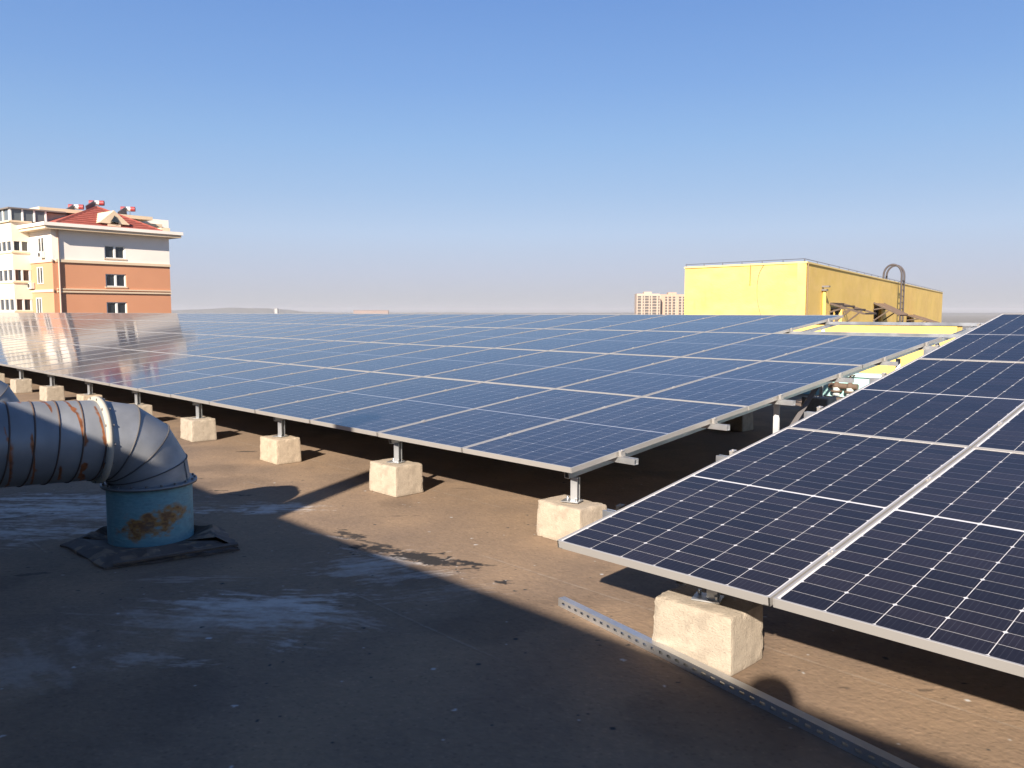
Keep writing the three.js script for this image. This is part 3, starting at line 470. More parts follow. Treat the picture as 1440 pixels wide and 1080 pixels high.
// ------------------------------------------------------------------ yellow rooftop building
{
  const D = 24, c = atDepth(1132, 438, D); c.y = 0;
  const yTop = atDepth(1132, 370, D).y;
  const dir = V(Math.sin(0.557), 0, -Math.cos(0.557)), nor = V(dir.z * -1, 0, dir.x);    // long wall and its outward normal
  const LONG = 45, SHORT = 4.15, turn = Math.atan2(-dir.z, dir.x);                         // local x along the long wall
  const plaster = (k) => tex(1024, 512, (u, v, o) => { const n = per(u, v, 4, 6), m = per(u + 0.37, v, 17, 3), run = smooth(0.62, 0.8, per(u, v * 0.12, 64, 2)) * smooth(0.4, 0.65, per(u + 0.1, v, 5, 3)), q = (0.84 + 0.24 * n + 0.08 * m) * (1 - 0.10 * run); o[0] = 0.79 * q; o[1] = 0.54 * q * (0.97 + 0.06 * n); o[2] = 0.155 * q * (0.85 + 0.3 * m); }, true, k);
  const ym = mat([1, 1, 1], 0.9, 0, { map: plaster([0.12, 0.24]), bumpMap: fineBump, bumpScale: 0.006 });
  const o = thing('yellow_building', 'flat roofed yellow rendered building with a ladder and window awnings', 'building', c, turn);
  const inv = p => p.clone().sub(c).applyAxisAngle(up, -turn);
  const onLong = (px, py) => inv(onPlane(px, py, c, nor));
  const aDir = A.clone().applyAxisAngle(up, -turn);            // the short wall, in local axes
  // long wall with window openings
  const wins = [[1168, 432, 1183, 474], [1229, 430, 1241, 476], [1275, 446, 1287, 470]].map(([x0, y0, x1, y1]) => { const p = onLong(x0, y0), q = onLong(x1, y1); return { x0: p.x, x1: Math.min(q.x, p.x + 2.0), y1: p.y, y0: q.y }; });
  const s = new THREE.Shape([[0, -18], [LONG, -18], [LONG, yTop], [0, yTop]].map(a => new THREE.Vector2(...a)));
  for (const w of wins) s.holes.push(new THREE.Path([[w.x0, w.y0], [w.x0, w.y1], [w.x1, w.y1], [w.x1, w.y0]].map(a => new THREE.Vector2(...a))));
  part('long_wall', new THREE.ExtrudeGeometry(s, { depth: 0.25, bevelEnabled: false }).translate(0, 0, -0.25), ym, o);
  // short wall along A, far walls and roof
  const e = aDir.clone().multiplyScalar(SHORT), f = e.clone().add(V(LONG, 0, 0));
  const foot = new THREE.Shape([[0.01, 0.26], [e.x, -e.z], [e.x + LONG, -e.z], [LONG, 0.26]].map(a => new THREE.Vector2(...a)));
  {
    const p0 = new THREE.Shape([[0.002, 0], [e.x, -e.z], [e.x + LONG, -e.z], [LONG, 0.26], [0.35, 0.26]].map(a => new THREE.Vector2(...a)));
    const body = new THREE.ExtrudeGeometry(p0, { depth: yTop + 18, bevelEnabled: false }).rotateX(-Math.PI / 2).translate(0, -18, 0);
    part('short_wall', body, ym, o);
    const cop = new THREE.Shape([[-0.03, -0.03], [e.x - 0.04, -e.z + 0.02], [e.x + LONG, -e.z + 0.05], [LONG + 0.03, -0.03]].map(a => new THREE.Vector2(...a)));
    part('coping', new THREE.ExtrudeGeometry(cop, { depth: 0.05, bevelEnabled: false }).rotateX(-Math.PI / 2).translate(0, yTop + 0.001, 0), mat([0.76, 0.58, 0.24], 0.9), o);
  }
  // lightning wire on stubs along the parapet
  const wireMat = mat([0.12, 0.12, 0.14], 0.6, 0.5), hw = 0.13;
  const run = (p, q, n) => { for (let k = 0; k <= n; k++) { const t = p.clone().lerp(q, k / n); part('wire_stub', bar(V(t.x, yTop + 0.05, t.z), V(t.x, yTop + hw + 0.03 * (R() - 0.5), t.z), 0.012, 6), wireMat, o); if (k) { const u = p.clone().lerp(q, (k - 1) / n); part('lightning_wire', bar(V(u.x, yTop + hw, u.z), V(t.x, yTop + hw, t.z), 0.009, 6), wireMat, o); } } };
  run(V(0, 0, -0.06), V(LONG, 0, -0.06), 26); run(V(0.02, 0, -0.05), e.clone().add(V(0.1, 0, 0)), 6);
  // downpipe at the corner, cable and rust run on the short wall
  part('downpipe', bar(V(0.10, -6, 0.03), V(0.10, yTop, 0.03), 0.02), mat([0.22, 0.15, 0.08], 0.7), o);
  const onShort = (px, py) => inv(onPlane(px, py, c, B));
  const off = inv(c.clone().addScaledVector(B, -0.02));
  { const cab = [[1076, 370], [1068, 385], [1065, 405], [1066, 425], [1070, 442], [1078, 470]].map(([x, y]) => onShort(x, y).add(off)); part('cable', new THREE.TubeGeometry(new THREE.CatmullRomCurve3(cab), 40, 0.009, 6), wireMat, o); }
  { const p = onShort(1056, 372).add(off), q = onShort(1055, 401).add(off); part('overflow_pipe', bar(p, q, 0.016), mat([0.36, 0.17, 0.06], 0.8), o); }
  { const p = onLong(1156, 409), q = onLong(1156, 446); part('vent_pipe', bar(V(p.x, p.y, 0.07), V(q.x, q.y - 2, 0.07), 0.06), ym, o); part('vent_cowl', bx(p.x - 0.13, p.x + 0.13, p.y, p.y + 0.05, 0.01, 0.16), steelDark, o); part('wall_lamp', bx(p.x - 0.05, p.x + 0.12, p.y + 0.11, p.y + 0.16, 0.0, 0.22), steelDark, o); }
  // windows and awnings
  const white = mat([0.16, 0.15, 0.14], 0.6), glass = mat([0.03, 0.035, 0.04], 0.12, 0, coat);
  const awn = mat([0.20, 0.13, 0.08], 0.75), frameM = mat([0.09, 0.065, 0.05], 0.7, 0.2);
  wins.forEach((w, n) => {
    const win = part('window', bx(w.x0 + 0.05, w.x1 - 0.05, w.y0 + 0.05, w.y1 - 0.05, -0.17, -0.16), glass, o);
    part('window_frame', merge([bx(w.x0, w.x0 + 0.06, w.y0, w.y1, -0.16, -0.1), bx(w.x1 - 0.06, w.x1, w.y0, w.y1, -0.16, -0.1), bx(w.x0 + 0.06, w.x1 - 0.06, w.y1 - 0.06, w.y1, -0.16, -0.1), bx(w.x0 + 0.06, w.x1 - 0.06, w.y0, w.y0 + 0.06, -0.16, -0.1), bx((w.x0 + w.x1) / 2 - 0.03, (w.x0 + w.x1) / 2 + 0.03, w.y0 + 0.06, w.y1 - 0.06, -0.159, -0.101)]), white, win);
    const reach = [1.05, 1.0, 1.5][n], drop = [0.33, 0.5, 0.5][n], X0 = w.x0 - 0.15, X1 = w.x1 + [0.15, 0.7, 0.9][n], Y = w.y1 + 0.12, N = 8;
    const pos = [], idx = []; for (let k = 0; k <= N; k++) { const f = k / N, y = Y - drop * f ** 1.25, z = reach * f + 0.01; pos.push(X0, y, z, X1, y, z, X1, y - 0.05, z, X0, y - 0.05, z); if (k) for (let c = 0; c < 4; c++) { const a = 4 * (k - 1) + c, b = 4 * k + c, a1 = 4 * (k - 1) + (c + 1) % 4, b1 = 4 * k + (c + 1) % 4; idx.push(a, b, a1, b, b1, a1); } }
    const g0 = new THREE.BufferGeometry(); g0.setAttribute('position', new THREE.Float32BufferAttribute(pos, 3)); g0.setIndex(idx); const g = toCreasedNormals(g0, 0.6);
    const aw = n === 0 ? part('awning_frame', [-0, 1, 2, 3].map(k => { const z = reach * k / 3 + 0.01, y = Y - drop * (k / 3) ** 1.25; return strip(V(X0, y, z), V(X1, y, z), 0.06, 0.06); }), frameM, o) : part('awning_sheet', g, awn, o);
    for (const X of [X0, X1]) { part('awning_arm', merge([strip(V(X, Y, 0.01), V(X, Y - drop, reach), 0.06, 0.06), strip(V(X, Y - 0.75, 0.01), V(X, Y - drop * 0.6, reach * 0.62), 0.05, 0.05), strip(V(X, Y - 0.28, 0.01), V(X, Y - drop * 0.4, reach * 0.45), 0.05, 0.05)]), frameM, aw); }
  });
  // cage ladder over the parapet
  const lp = onLong(1257, 440), lx = lp.x, lm = mat([0.07, 0.06, 0.062], 0.65, 0.2), yb = onLong(1257, 466).y;
  const hoopTop = onLong(1257, 371).y, lw = 0.62;
  const lad = part('ladder', [0, lw].map(k => bar(V(lx + k * 1.6, yb - 1.2, 0.28), V(lx + k * 1.6, yTop + 0.05, 0.28), 0.042)), lm, o);
  for (let y = yb - 1; y < yTop; y += 0.3) part('rung', bar(V(lx, y, 0.28), V(lx + lw * 1.6, y, 0.28), 0.018, 6), lm, lad);
  for (const k of [0, lw * 1.6]) { const pts = []; for (let t = 0; t <= 12; t++) { const f = t / 12 * Math.PI; pts.push(V(lx + k, yTop + 0.35 + Math.sin(f) * (hoopTop - yTop - 0.35), -0.12 + Math.cos(f) * 0.4)); } pts.unshift(V(lx + k, yTop, 0.28)); pts.push(V(lx + k, yTop + 0.06, -0.52)); part('hoop', new THREE.TubeGeometry(new THREE.CatmullRomCurve3(pts), 40, 0.046, 8), lm, lad); }
  part('hoop_tie', bar(V(lx, yTop + 0.1, 0.28), V(lx + lw * 1.6, yTop + 0.1, 0.28), 0.03), lm, lad);
}
// lower yellow wall in front of that building, beyond the edge of this roof
{
  const b = 17, P = ab(0, b), l = onPlane(1105, 457, P, B), r = onPlane(1346, 458, P, B), turn = TURN, w = l.distanceTo(r), top = r.y;
  const o = thing('yellow_parapet_wall', 'low yellow rendered wall seen through the gap between the two arrays', 'wall', V(r.x, 0, r.z), turn);
  part('wall', bx(-w, 0, -18, top, -0.3, 0), mat([1, 1, 1], 0.9, 0, { map: tex(512, 512, (u, v, q) => { const n = 0.86 + 0.22 * per(u, v, 4, 6); q[0] = 0.77 * n; q[1] = 0.535 * n; q[2] = 0.16 * n; }, true, [0.2, 0.2]), bumpMap: fineBump, bumpScale: 0.005 }), o);
  part('coping', bx(-w, 0.03, top + 0.001, top + 0.05, -0.33, 0.03), mat([0.62, 0.52, 0.36], 0.9), o);
}
console.log('yellow done');

// ------------------------------------------------------------------ apartment house on the left
{
  const D = 80, c = atDepth(77, 438, D); c.y = 0;
  const BETA = 0.68, dir = V(Math.sin(BETA), 0, -Math.cos(BETA)), L = (() => { const n = V(-dir.z, 0, dir.x), q = onPlane(241, 438, c, n); return q.sub(c).dot(dir); })(); const turn = Math.atan2(-dir.z, dir.x), nor = V(-dir.z, 0, dir.x);
  const o = thing('apartment_house', 'cream and orange apartment house with red roof, dormer and glazed bays', 'building', c, turn);
  const inv = p => p.clone().sub(c).applyAxisAngle(up, -turn), onR = (px, py) => inv(onPlane(px, py, c, nor)), onF = (px, py, x = 0) => inv(onPlane(px, py, c.clone().addScaledVector(dir, x), dir));
  const Y = (py, px = 77) => onR(px, py).y;
  const eave = Y(323), bandA = Y(366.5), bandB = Y(409), bot = -18, DEP = 14;
  const rend = (r, g, b) => mat([1, 1, 1], 0.92, 0, { map: tex(256, 256, (u, v, q) => { const n = 0.9 + 0.2 * per(u, v, 4, 5); q[0] = r * n; q[1] = g * n; q[2] = b * n; }, true, [0.08, 0.08]) });
  const cream = rend(0.82, 0.75, 0.67), orange = rend(0.57, 0.265, 0.145), yellowish = rend(0.74, 0.67, 0.54), trim = rend(0.66, 0.52, 0.36);
  const frameW = mat([0.75, 0.74, 0.7], 0.5), glass = mat([0.022, 0.026, 0.03], 0.1, 0, coat), dark = mat([0.03, 0.03, 0.03], 0.7);
  // gable wall (local z = 0) with openings; front wall at local x = 0
  const wall = (name, y0, y1, m, holes) => { const s = new THREE.Shape([[0, y0], [L, y0], [L, y1], [0, y1]].map(a => new THREE.Vector2(...a))); for (const h of holes) if (h.y1 < y1 && h.y0 > y0) s.holes.push(new THREE.Path([[h.x0, h.y0], [h.x0, h.y1], [h.x1, h.y1], [h.x1, h.y0]].map(a => new THREE.Vector2(...a)))); part(name, new THREE.ExtrudeGeometry(s, { depth: 0.3, bevelEnabled: false }).translate(0, 0, -0.3), m, o); };
  const W0 = onR(146.5, 345), W1 = onR(175.5, 345), wh = W0.y - onR(146.5, 363).y, pitch = onR(146.5, 345).y - onR(146.5, 385).y;
  const holes = []; for (let k = 0; k < 5; k++) holes.push({ x0: W0.x, x1: W1.x, y1: W0.y - pitch * k, y0: W0.y - pitch * k - wh });
  wall('upper_wall', bandA, eave, cream, holes); wall('lower_wall', bandB - 0.001, bandA - 0.001, orange, holes); wall('base_wall', bot, bandB - 0.002, orange, holes);
  for (const h of holes) { const w = part('window', bx(h.x0, h.x1, h.y0, h.y1, -0.2, -0.19), glass, o); const xm = (h.x0 + h.x1) / 2; part('window_frame', merge([bx(h.x0, h.x0 + 0.12, h.y0, h.y1, -0.19, -0.08), bx(h.x1 - 0.12, h.x1, h.y0, h.y1, -0.19, -0.08), bx(xm - 0.1, xm + 0.1, h.y0, h.y1, -0.188, -0.07), bx(h.x0, h.x1, h.y0, h.y0 + 0.1, -0.187, -0.06), bx(h.x0, h.x1, h.y1 - 0.08, h.y1, -0.187, -0.08)]), frameW, w); part('window_sill', bx(h.x0 - 0.1, h.x1 + 0.1, h.y0 - 0.12, h.y0, -0.1, 0.06), trim, w); }
  part('string_course', bx(0.3, L + 0.02, bandA - 0.12, bandA + 0.14, 0.002, 0.14), trim, o); part('string_course', bx(0.3, L + 0.02, bandB - 0.14, bandB + 0.02, 0.002, 0.12), trim, o); part('string_course', bx(0.3, L + 0.02, bandB + 0.14, bandB + 0.26, 0.002, 0.12), trim, o);
  part('downpipe', bar(V(0.55, bot, 0.12), V(0.55, eave, 0.12), 0.09), mat([0.5, 0.36, 0.28], 0.7), o);
  // front wall
  const zB = onF(45, 400).z;                                   // where the bay meets the front wall
  const fz = z => z;
  part('front_upper_wall', bx(0.3, 10, bandA, eave, -DEP, -0.302), cream, o); part('front_corner', bx(0.0, 0.3, bandA, eave, zB - 0.3, -0.302), cream, o); part('front_lower_wall', bx(0.301, 10, bot, bandA - 0.001, -DEP, -0.302), orange, o); part('front_corner', bx(0.0, 0.3, bot, bandA - 0.001, zB - 0.3, -0.302), orange, o);
  part('string_course', bx(-0.12, 0, bandA - 0.12, bandA + 0.14, zB, 0.1), trim, o); part('string_course', bx(-0.1, 0, bandB - 0.1, bandB + 0.16, zB, 0.1), trim, o);
  part('far_wall', bx(10.001, L, bot, eave, -DEP, -0.302), cream, o);
  for (const [x0, y0, x1, y1] of [[54, 335.5, 63, 354.5], [53, 377, 61.5, 398], [52, 420, 60, 442]]) { const p = onF(x0, y0), q = onF(x1, y1); const w = part('window', bx(-0.012, -0.004, q.y, p.y, Math.min(p.z, q.z), Math.max(p.z, q.z)), glass, o); const z0 = Math.min(p.z, q.z), z1 = Math.max(p.z, q.z), zm = (z0 + z1) / 2; part('window_frame', merge([bx(-0.07, -0.013, q.y, p.y, z0 - 0.05, z0 + 0.05), bx(-0.07, -0.013, q.y, p.y, z1 - 0.05, z1 + 0.05), bx(-0.07, -0.013, q.y, p.y, zm - 0.05, zm + 0.05), bx(-0.069, -0.012, q.y - 0.08, q.y, z0 - 0.05, z1 + 0.05), bx(-0.069, -0.012, p.y, p.y + 0.08, z0 - 0.05, z1 + 0.05)]), frameW, w); }
  for (const [px, py] of [[61.5, 358.5], [47, 402]]) { const p = onF(px, py), ac = part('air_conditioner', rbx(0.34, 0.62, 0.85, 0.03, -0.22, p.y, p.z), mat([0.6, 0.58, 0.52], 0.6), o); part('fan_grille', new THREE.CylinderGeometry(0.22, 0.22, 0.02, 20).rotateZ(Math.PI / 2).translate(-0.4, p.y, p.z - 0.1), dark, ac); }
  // projecting bay with window bands
  let dep = 1; for (let k = 0; k < 80; k++) { const w = V(-dep, 0, zB).applyAxisAngle(up, turn).add(c); const px = 720 + FOCAL * w.x / -w.z; if (px < 24.5) break; dep += 0.05; }
  const zE = zB - 6.5, bayTop = onF(45, 313).y;
  const rows = [[340, 353], [380, 395], [421, 436], [462, 477], [503, 518]].map(([a, b]) => [onF(45, b).y, onF(45, a).y]);
  let y = bot; const bands = []; for (const [a, b] of [...rows].reverse()) { bands.push([y, a]); y = b; } bands.push([y, bayTop]);
  for (const [a, b] of bands) part('bay_spandrel', bx(-dep, -0.001, a, b, zE, zB), yellowish, o);
  for (const [a, b] of rows) {
    const w1 = part('window_band', bx(-dep + 0.12, -0.12, a, b, zB - 0.14, zB - 0.12), glass, o), w2 = part('window_band', bx(-dep + 0.12, -dep + 0.14, a, b, zE, zB - 0.15), glass, o);
    for (let k = 0; k <= 2; k++) { const x = mix(-dep + 0.09, -0.12, k / 2); part('mullion', bx(x - 0.09, x + 0.09, a, b, zB - 0.12, zB - 0.02), frameW, w1); }
    for (let k = 0; k <= 5; k++) { const z = mix(zE + 0.09, zB - 0.22, k / 5); part('mullion', bx(-dep + 0.02, -dep + 0.12, a, b, z - 0.09, z + 0.09), frameW, w2); }
    part('bay_sill', bx(-dep - 0.1, -0.02, a - 0.26, a - 0.1, zE, zB + 0.1), trim, o);
  }
  // glazed sun room on the bay
  { const y0 = bayTop + 0.15, y1 = onF(45, 294.5).y; part('bay_cornice', bx(-dep - 0.2, 0.2, bayTop, y0, zE, zB + 0.2), trim, o);
    const g = part('sun_room_glass', bx(-dep + 0.05, 1.6, y0, y1, zE, zB - 0.05), mat([0.10, 0.115, 0.12], 0.15, 0, coat), o);
    for (let k = 0; k <= 3; k++) { const x = mix(-dep, 1.6, k / 3); part('sun_room_post', bx(x - 0.08, x + 0.08, y0, y1, zB - 0.049, zB + 0.05), frameW, g); }
    for (let k = 0; k <= 4; k++) { const z = mix(zB - 0.3, zE, k / 4); part('sun_room_post', bx(-dep - 0.05, -dep + 0.049, y0, y1, z - 0.08, z + 0.08), frameW, g); }
    part('sun_room_roof', bx(-dep - 0.25, 3.5, y1, y1 + 0.14, zE, zB + 0.2), mat([0.16, 0.14, 0.13], 0.7), o);
    part('upper_block', bx(1.62, 12, bayTop, y1 - 0.01, zE - 6, zB - 1.0), cream, o); part('upper_roof', bx(1.2, 13, y1 + 0.145, y1 + 0.5, zE - 6.4, zB - 0.4), trim, o); }
  // eaves slab
  const ev = onR(82, 309.5).y; const ew = 0.95;
  part('eaves', bx(-0.9, L + 0.9, eave, eave + 0.28, zB - 0.6, ew), trim, o); part('eaves', bx(-1.05, L + 1.05, eave + 0.281, eave + 0.60, zB - 0.8, ew + 0.15), cream, o);
  // red hipped roof
  const ry = eave + 0.602, tip = (px, py, z) => { const p = inv(onPlane(px, py, c.clone().addScaledVector(nor, z), nor)); return p; };
  const apex = tip(136, 291, -5.2), P0 = V(0.2, ry, 0.7), P1 = tip(228, 331, 0.6); P1.y = ry; const bk0 = V(0.4, ry, -10.5), bk1 = V(P1.x, ry, -10.5);
  const tri = (...pts) => { const g = new THREE.BufferGeometry(); g.setAttribute('position', new THREE.Float32BufferAttribute(pts.flatMap(p => p.toArray()), 3)); g.computeVertexNormals(); return g; };
  const tiles = mat([1, 1, 1], 0.85, 0, { map: tex(256, 256, (u, v, q) => { const n = 0.7 + 0.6 * per(u, v, 12, 4); q[0] = 0.30 * n; q[1] = 0.075 * n; q[2] = 0.055 * n; }) });
  const roofG = tri(P0, P1, apex, P1, bk1, apex, bk1, bk0, apex, bk0, P0, apex); roofG.setAttribute('uv', new THREE.Float32BufferAttribute(new Array(24).fill(0).map((_, i) => (i * 0.37) % 1), 2));
  { const q = roofG.attributes.position, u = roofG.attributes.uv; for (let i = 0; i < q.count; i++) u.setXY(i, q.getX(i) * 0.15, q.getY(i) * 0.3 + q.getZ(i) * 0.05); }
  const roof = part('roof', roofG, tiles, o);
  { // tile courses run level across the slope
    const n = 10; for (let k = 1; k < n; k++) { const a = P0.clone().lerp(apex, k / n), b = P1.clone().lerp(apex, k / n); a.z += 0.03; b.z += 0.03; a.y += 0.03; b.y += 0.03; part('tile_course', strip(a, b, 0.06, 0.05), tiles, roof); } 
    part('hip_tiles', strip(P0, apex, 0.2, 0.16), tiles, roof); part('hip_tiles', strip(P1, apex, 0.2, 0.16), tiles, roof); }
  // dormer
  { const f0 = tip(152, 318, 0.35), f1 = tip(170, 318, 0.35), yw = tip(152, 309, 0.35).y, yp = tip(160, 296, 0.35).y, yb = ry + 0.02, xm = (f0.x + f1.x) / 2, zf = 0.35, zb = -4;
    const dm = part('dormer', bx(f0.x, f1.x, yb, yw, zb, zf), trim, o);
    const gs = new THREE.Shape([[f0.x - 0.9, yw - 0.35], [f1.x + 0.9, yw - 0.35], [xm, yp]].map(a => new THREE.Vector2(...a))); part('gable', new THREE.ExtrudeGeometry(gs, { depth: 4, bevelEnabled: false }).translate(0, 0, zb + 0.4), trim, dm);
    part('dormer_window', bx(f0.x + 0.25, f1.x - 0.25, yb + 0.5, yw - 0.36, zf + 0.01, zf + 0.06), glass, dm); const gt = new THREE.Shape([[f0.x + 0.2, yw - 0.2], [f1.x - 0.2, yw - 0.2], [xm, yp - 0.5]].map(a => new THREE.Vector2(...a))); part('gable_light', new THREE.ExtrudeGeometry(gt, { depth: 0.05, bevelEnabled: false }).translate(0, 0, zf + 0.112), glass, dm);
    part('mullion', bx(xm - 0.12, xm + 0.12, yb + 0.5, yw - 0.36, zf + 0.061, zf + 0.1), frameW, dm); }
  // right hand roof terrace boxes
  { const p = tip(227, 330, -1.5), q = tip(239, 321, -1.5); part('terrace_wall', bx(p.x, q.x, ry - 0.002, q.y, -6, -1.5), trim, o); const g = tip(193, 305, -7), h = tip(228, 314, -7); part('terrace_roof', bx(g.x, h.x, g.y - 0.9, g.y - 0.6, -12, -7), trim, o); part('terrace_block', bx(g.x + 0.4, g.x + 4, ry, g.y, -11, -7.6), cream, o); }
  // solar water heaters on the roof
  const red = mat([0.30, 0.04, 0.045], 0.5), pale = mat([0.7, 0.68, 0.65], 0.4, 0.3);
  for (const [px, py, z] of [[107, 291, -7.5], [136, 285.5, -5.4], [180, 294, -6.5]]) { const p = tip(px, py, z); const h = part('water_heater', new THREE.CylinderGeometry(0.26, 0.26, 1.1, 20).rotateX(Math.PI / 2).rotateY(0.9).translate(p.x, p.y, p.z), pale, o); part('tank_cap', new THREE.CylinderGeometry(0.27, 0.27, 0.45, 20).rotateX(Math.PI / 2).translate(0, 0, 0.5).rotateY(0.9).translate(p.x, p.y, p.z), red, h); part('tank_cap', new THREE.CylinderGeometry(0.27, 0.27, 0.45, 20).rotateX(Math.PI / 2).translate(0, 0, -0.5).rotateY(0.9).translate(p.x, p.y, p.z), red, h); part('collector', strip(V(p.x - 0.2, p.y - 0.2, p.z), V(p.x - 1.3, p.y - 0.9, p.z + 0.4), 1.0, 0.08), mat([0.1, 0.11, 0.14], 0.3), h); part('stand', [bar(V(p.x, p.y - 0.3, p.z - 0.4), V(p.x, p.y - 2.0, p.z - 0.4), 0.04), bar(V(p.x, p.y - 0.3, p.z + 0.4), V(p.x, p.y - 2.0, p.z + 0.4), 0.04)], steelDark, h); }
}
console.log('apartment done');

// ------------------------------------------------------------------ far tower blocks and low houses
{
  const D = 900, wallA = mat([0.40, 0.32, 0.26], 0.9), wallB = mat([0.40, 0.28, 0.21], 0.9), win = mat([0.08, 0.07, 0.065], 0.5), slab = mat([0.46, 0.38, 0.31], 0.9);
  const tower = (px0, px1, pyTop, D, m, label, cols) => {
    const p = atDepth(px0, pyTop, D), q = atDepth(px1, pyTop, D), w = q.x - p.x, o = thing('tower_block', label, 'building', V((p.x + q.x) / 2, -18, -D), 0, 'far tower blocks');
    const h = p.y + 18; part('wall', bx(-w / 2, w / 2, 0, h, -16, 0), m, o); part('roof_house', bx(-w / 6, w / 6, h, h + 2.2, -12, -3), m, o);
    for (const [c0, c1] of cols) { part('pier', bx(w * (c1 - 0.5), w * (c1 - 0.5) + w * 0.025, 0, h - 1, 0.01, 1), slab, o); for (let y = h - 4.6; y > 8; y -= 3.05) { const b = part('balcony', bx(w * (c0 - 0.5), w * (c1 - 0.5), y - 0.3, y + 0.25, 0.01, 0.9), slab, o); part('window', bx(w * (c0 - 0.5), w * (c1 - 0.5), y + 0.26, y + 2.2, 0.02, 0.2), win, b); } }
  };
  tower(895.5, 928, 413, D, wallA, 'cream tower block farther from the yellow building', [[0.04, 0.19], [0.26, 0.31], [0.36, 0.52], [0.57, 0.62], [0.68, 0.86], [0.93, 0.99]]);
  tower(928.5, 964, 414, D + 14, wallB, 'pinkish tower block partly behind the yellow building', [[0.2, 0.28], [0.34, 0.44], [0.5, 0.6], [0.74, 0.84], [0.9, 0.97]]);
  for (const [px0, px1, py, d, c] of [[497, 546, 436.6, 2600, [0.22, 0.17, 0.155]], [386, 390, 434, 2600, [0.35, 0.34, 0.33]]]) {
    const p = atDepth(px0, py, d), q = atDepth(px1, py, d), o = thing('distant_house', px1 - px0 < 6 ? 'slim pale far-off chimney tower rising from the hazy skyline' : 'long low pinkish building faint on the hazy skyline', 'building', V((p.x + q.x) / 2, -18, -d), 0, 'far low buildings');
    const w = q.x - p.x; part('wall', bx(-w / 2, w / 2, 0, p.y + 18, -12, 0), mat(c, 0.9), o); part('roof', bx(-w / 2 - 0.5, w / 2 + 0.5, p.y + 18.01, p.y + 18.6, -12.5, 0.5), mat(c.map(v => v * 0.8), 0.9), o);
  }
}
scene.fog = new THREE.FogExp2(new THREE.Color().setRGB(0.93, 0.94, 1.0), 0.00007);

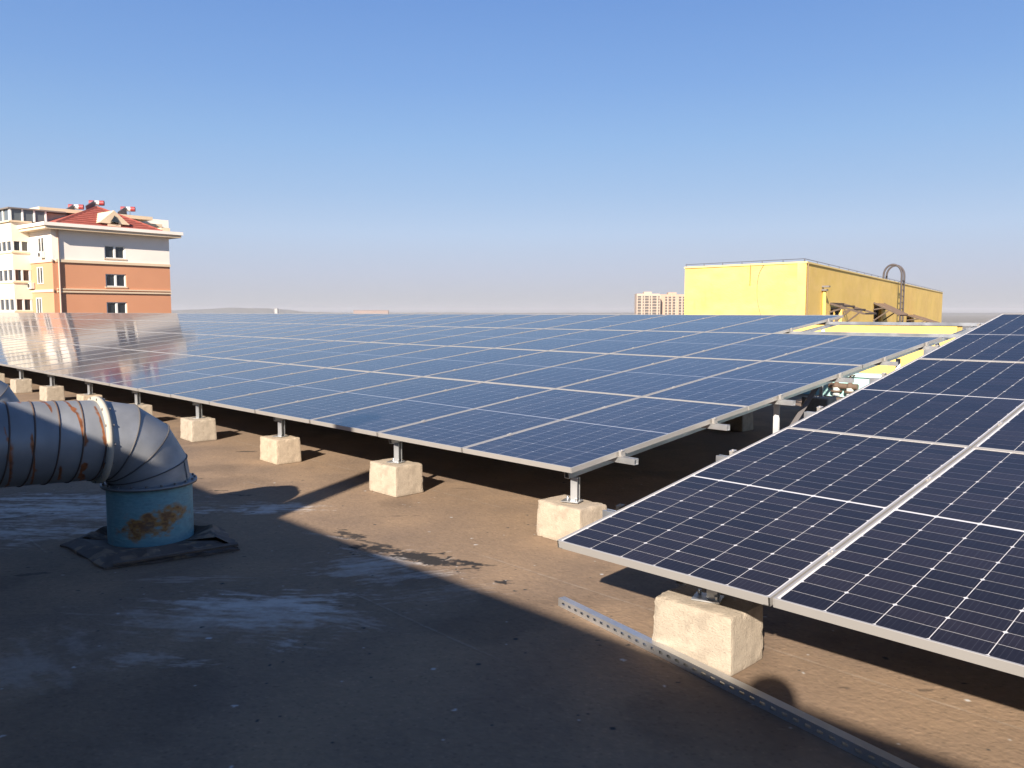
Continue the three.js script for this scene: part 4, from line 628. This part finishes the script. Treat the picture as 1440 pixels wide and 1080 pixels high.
// ------------------------------------------------------------------ the photographer, whose head shades the roof in front
{
  const o = thing('person', 'person in dark jacket and trousers standing on the roof holding up a phone', 'person', V(-0.15, 0, 0.24), -0.56); o.scale.y = 1.03;
  const sdf = (chains, cx, cy, cz, half, res, k) => {
    const mc = new MarchingCubes(res, new THREE.MeshBasicMaterial(), false, false, 200000); mc.isolation = 0;
    const caps = chains.map(([a, b, ra, rb]) => [V(...a), V(...b), ra, rb]);
    for (let z = 0; z < res; z++) for (let y = 0; y < res; y++) for (let x = 0; x < res; x++) {
      const p = V((x - res / 2) / (res / 2) * half + cx, (y - res / 2) / (res / 2) * half + cy, (z - res / 2) / (res / 2) * half + cz); let d = 9;
      for (const [a, b, ra, rb] of caps) { const ba = b.clone().sub(a), t = clamp(p.clone().sub(a).dot(ba) / Math.max(1e-9, ba.lengthSq())), q = p.distanceTo(a.clone().addScaledVector(ba, t)) - mix(ra, rb, t), h = clamp(0.5 + 0.5 * (d - q) / k); d = mix(d, q, h) - k * h * (1 - h); }
      mc.field[x + y * res + z * res * res] = -d;
    }
    mc.update(); const n = mc.count, g = new THREE.BufferGeometry();
    const pos = mc.positionArray.slice(0, n * 3), nor = mc.normalArray.slice(0, n * 3); for (let i = 0; i < n; i++) { pos[3 * i] = pos[3 * i] * half + cx; pos[3 * i + 1] = pos[3 * i + 1] * half + cy; pos[3 * i + 2] = pos[3 * i + 2] * half + cz; }
    g.setAttribute('position', new THREE.BufferAttribute(pos, 3)); g.setAttribute('normal', new THREE.BufferAttribute(nor, 3)); return g;
  };
  const body = [[[0, 1.02, 0], [0, 1.30, 0.01], 0.145, 0.165], [[-0.12, 1.42, 0], [0.12, 1.42, 0], 0.085, 0.085], [[0, 1.45, 0], [0, 1.56, -0.01], 0.06, 0.055], [[-0.08, 0.96, 0], [0.08, 0.96, 0], 0.13, 0.13]];
  for (const s of [-1, 1]) body.push([[0.1 * s, 0.92, 0], [0.11 * s, 0.5, 0], 0.095, 0.062], [[0.11 * s, 0.5, 0], [0.12 * s, 0.1, 0.02], 0.06, 0.042], [[0.12 * s, 0.055, 0.05], [0.13 * s, 0.045, -0.14], 0.05, 0.04], [[0.19 * s, 1.42, 0], [0.24 * s, 1.20, -0.08], 0.062, 0.05], [[0.24 * s, 1.20, -0.08], [0.12 * s, 1.42, -0.24], 0.046, 0.034]);
  const bodyG = sdf(body, 0, 0.86, 0, 0.95, 84, 0.04);
  const headG = sdf([[[0, 1.70, -0.01], [0, 1.64, -0.03], 0.092, 0.08], [[0, 1.60, -0.06], [0, 1.59, -0.07], 0.05, 0.045], [[0, 1.655, -0.115], [0, 1.635, -0.13], 0.008, 0.014], [[-0.087, 1.67, 0], [-0.09, 1.64, 0], 0.016, 0.012], [[0.087, 1.67, 0], [0.09, 1.64, 0], 0.016, 0.012], [[0, 1.57, 0], [0, 1.5, 0.0], 0.055, 0.055]], 0, 1.66, -0.02, 0.2, 60, 0.02);
  const hand = s => sdf([[[0.1 * s, 1.40, -0.25], [0.092 * s, 1.46, -0.265], 0.026, 0.03], ...[0, 1, 2, 3].flatMap(f => { const y = 1.44 + f * 0.021, l = [0.055, 0.066, 0.07, 0.062][f]; return [[[0.088 * s, y, -0.275], [(0.088 - l * 0.35) * s, y + 0.004, -0.293], 0.0095, 0.009], [[(0.088 - l * 0.35) * s, y + 0.004, -0.293], [(0.088 - l) * s, y + 0.006, -0.287], 0.009, 0.0075]]; }), [[0.094 * s, 1.43, -0.25], [0.078 * s, 1.46, -0.244], 0.012, 0.011], [[0.078 * s, 1.46, -0.244], [0.06 * s, 1.485, -0.247], 0.0105, 0.009]], 0.07 * s, 1.46, -0.265, 0.1, 50, 0.006);
  const cloth = mat([0.03, 0.035, 0.05], 0.9), skin = mat([0.42, 0.26, 0.18], 0.6), hair = mat([0.012, 0.01, 0.009], 0.7);
  part('body', bodyG, cloth, o); part('head', headG, skin, o); part('hand', hand(-1), skin, o); part('hand', hand(1), skin, o);
  part('hair', new THREE.SphereGeometry(0.104, 24, 16, 0, Math.PI * 2, 0, Math.PI * 0.55).scale(0.96, 1, 1.04).rotateX(0.35).translate(0, 1.70, -0.002), hair, o);
  const ph = tag(new THREE.Mesh(rbx(0.15, 0.075, 0.008, 0.0035), black), 'black phone held sideways in both hands by the person', 'phone'); ph.name = numbered('phone'); ph.position.set(0, 1.49, 0.025); put(ph);
}
renderer.render(scene, camera);
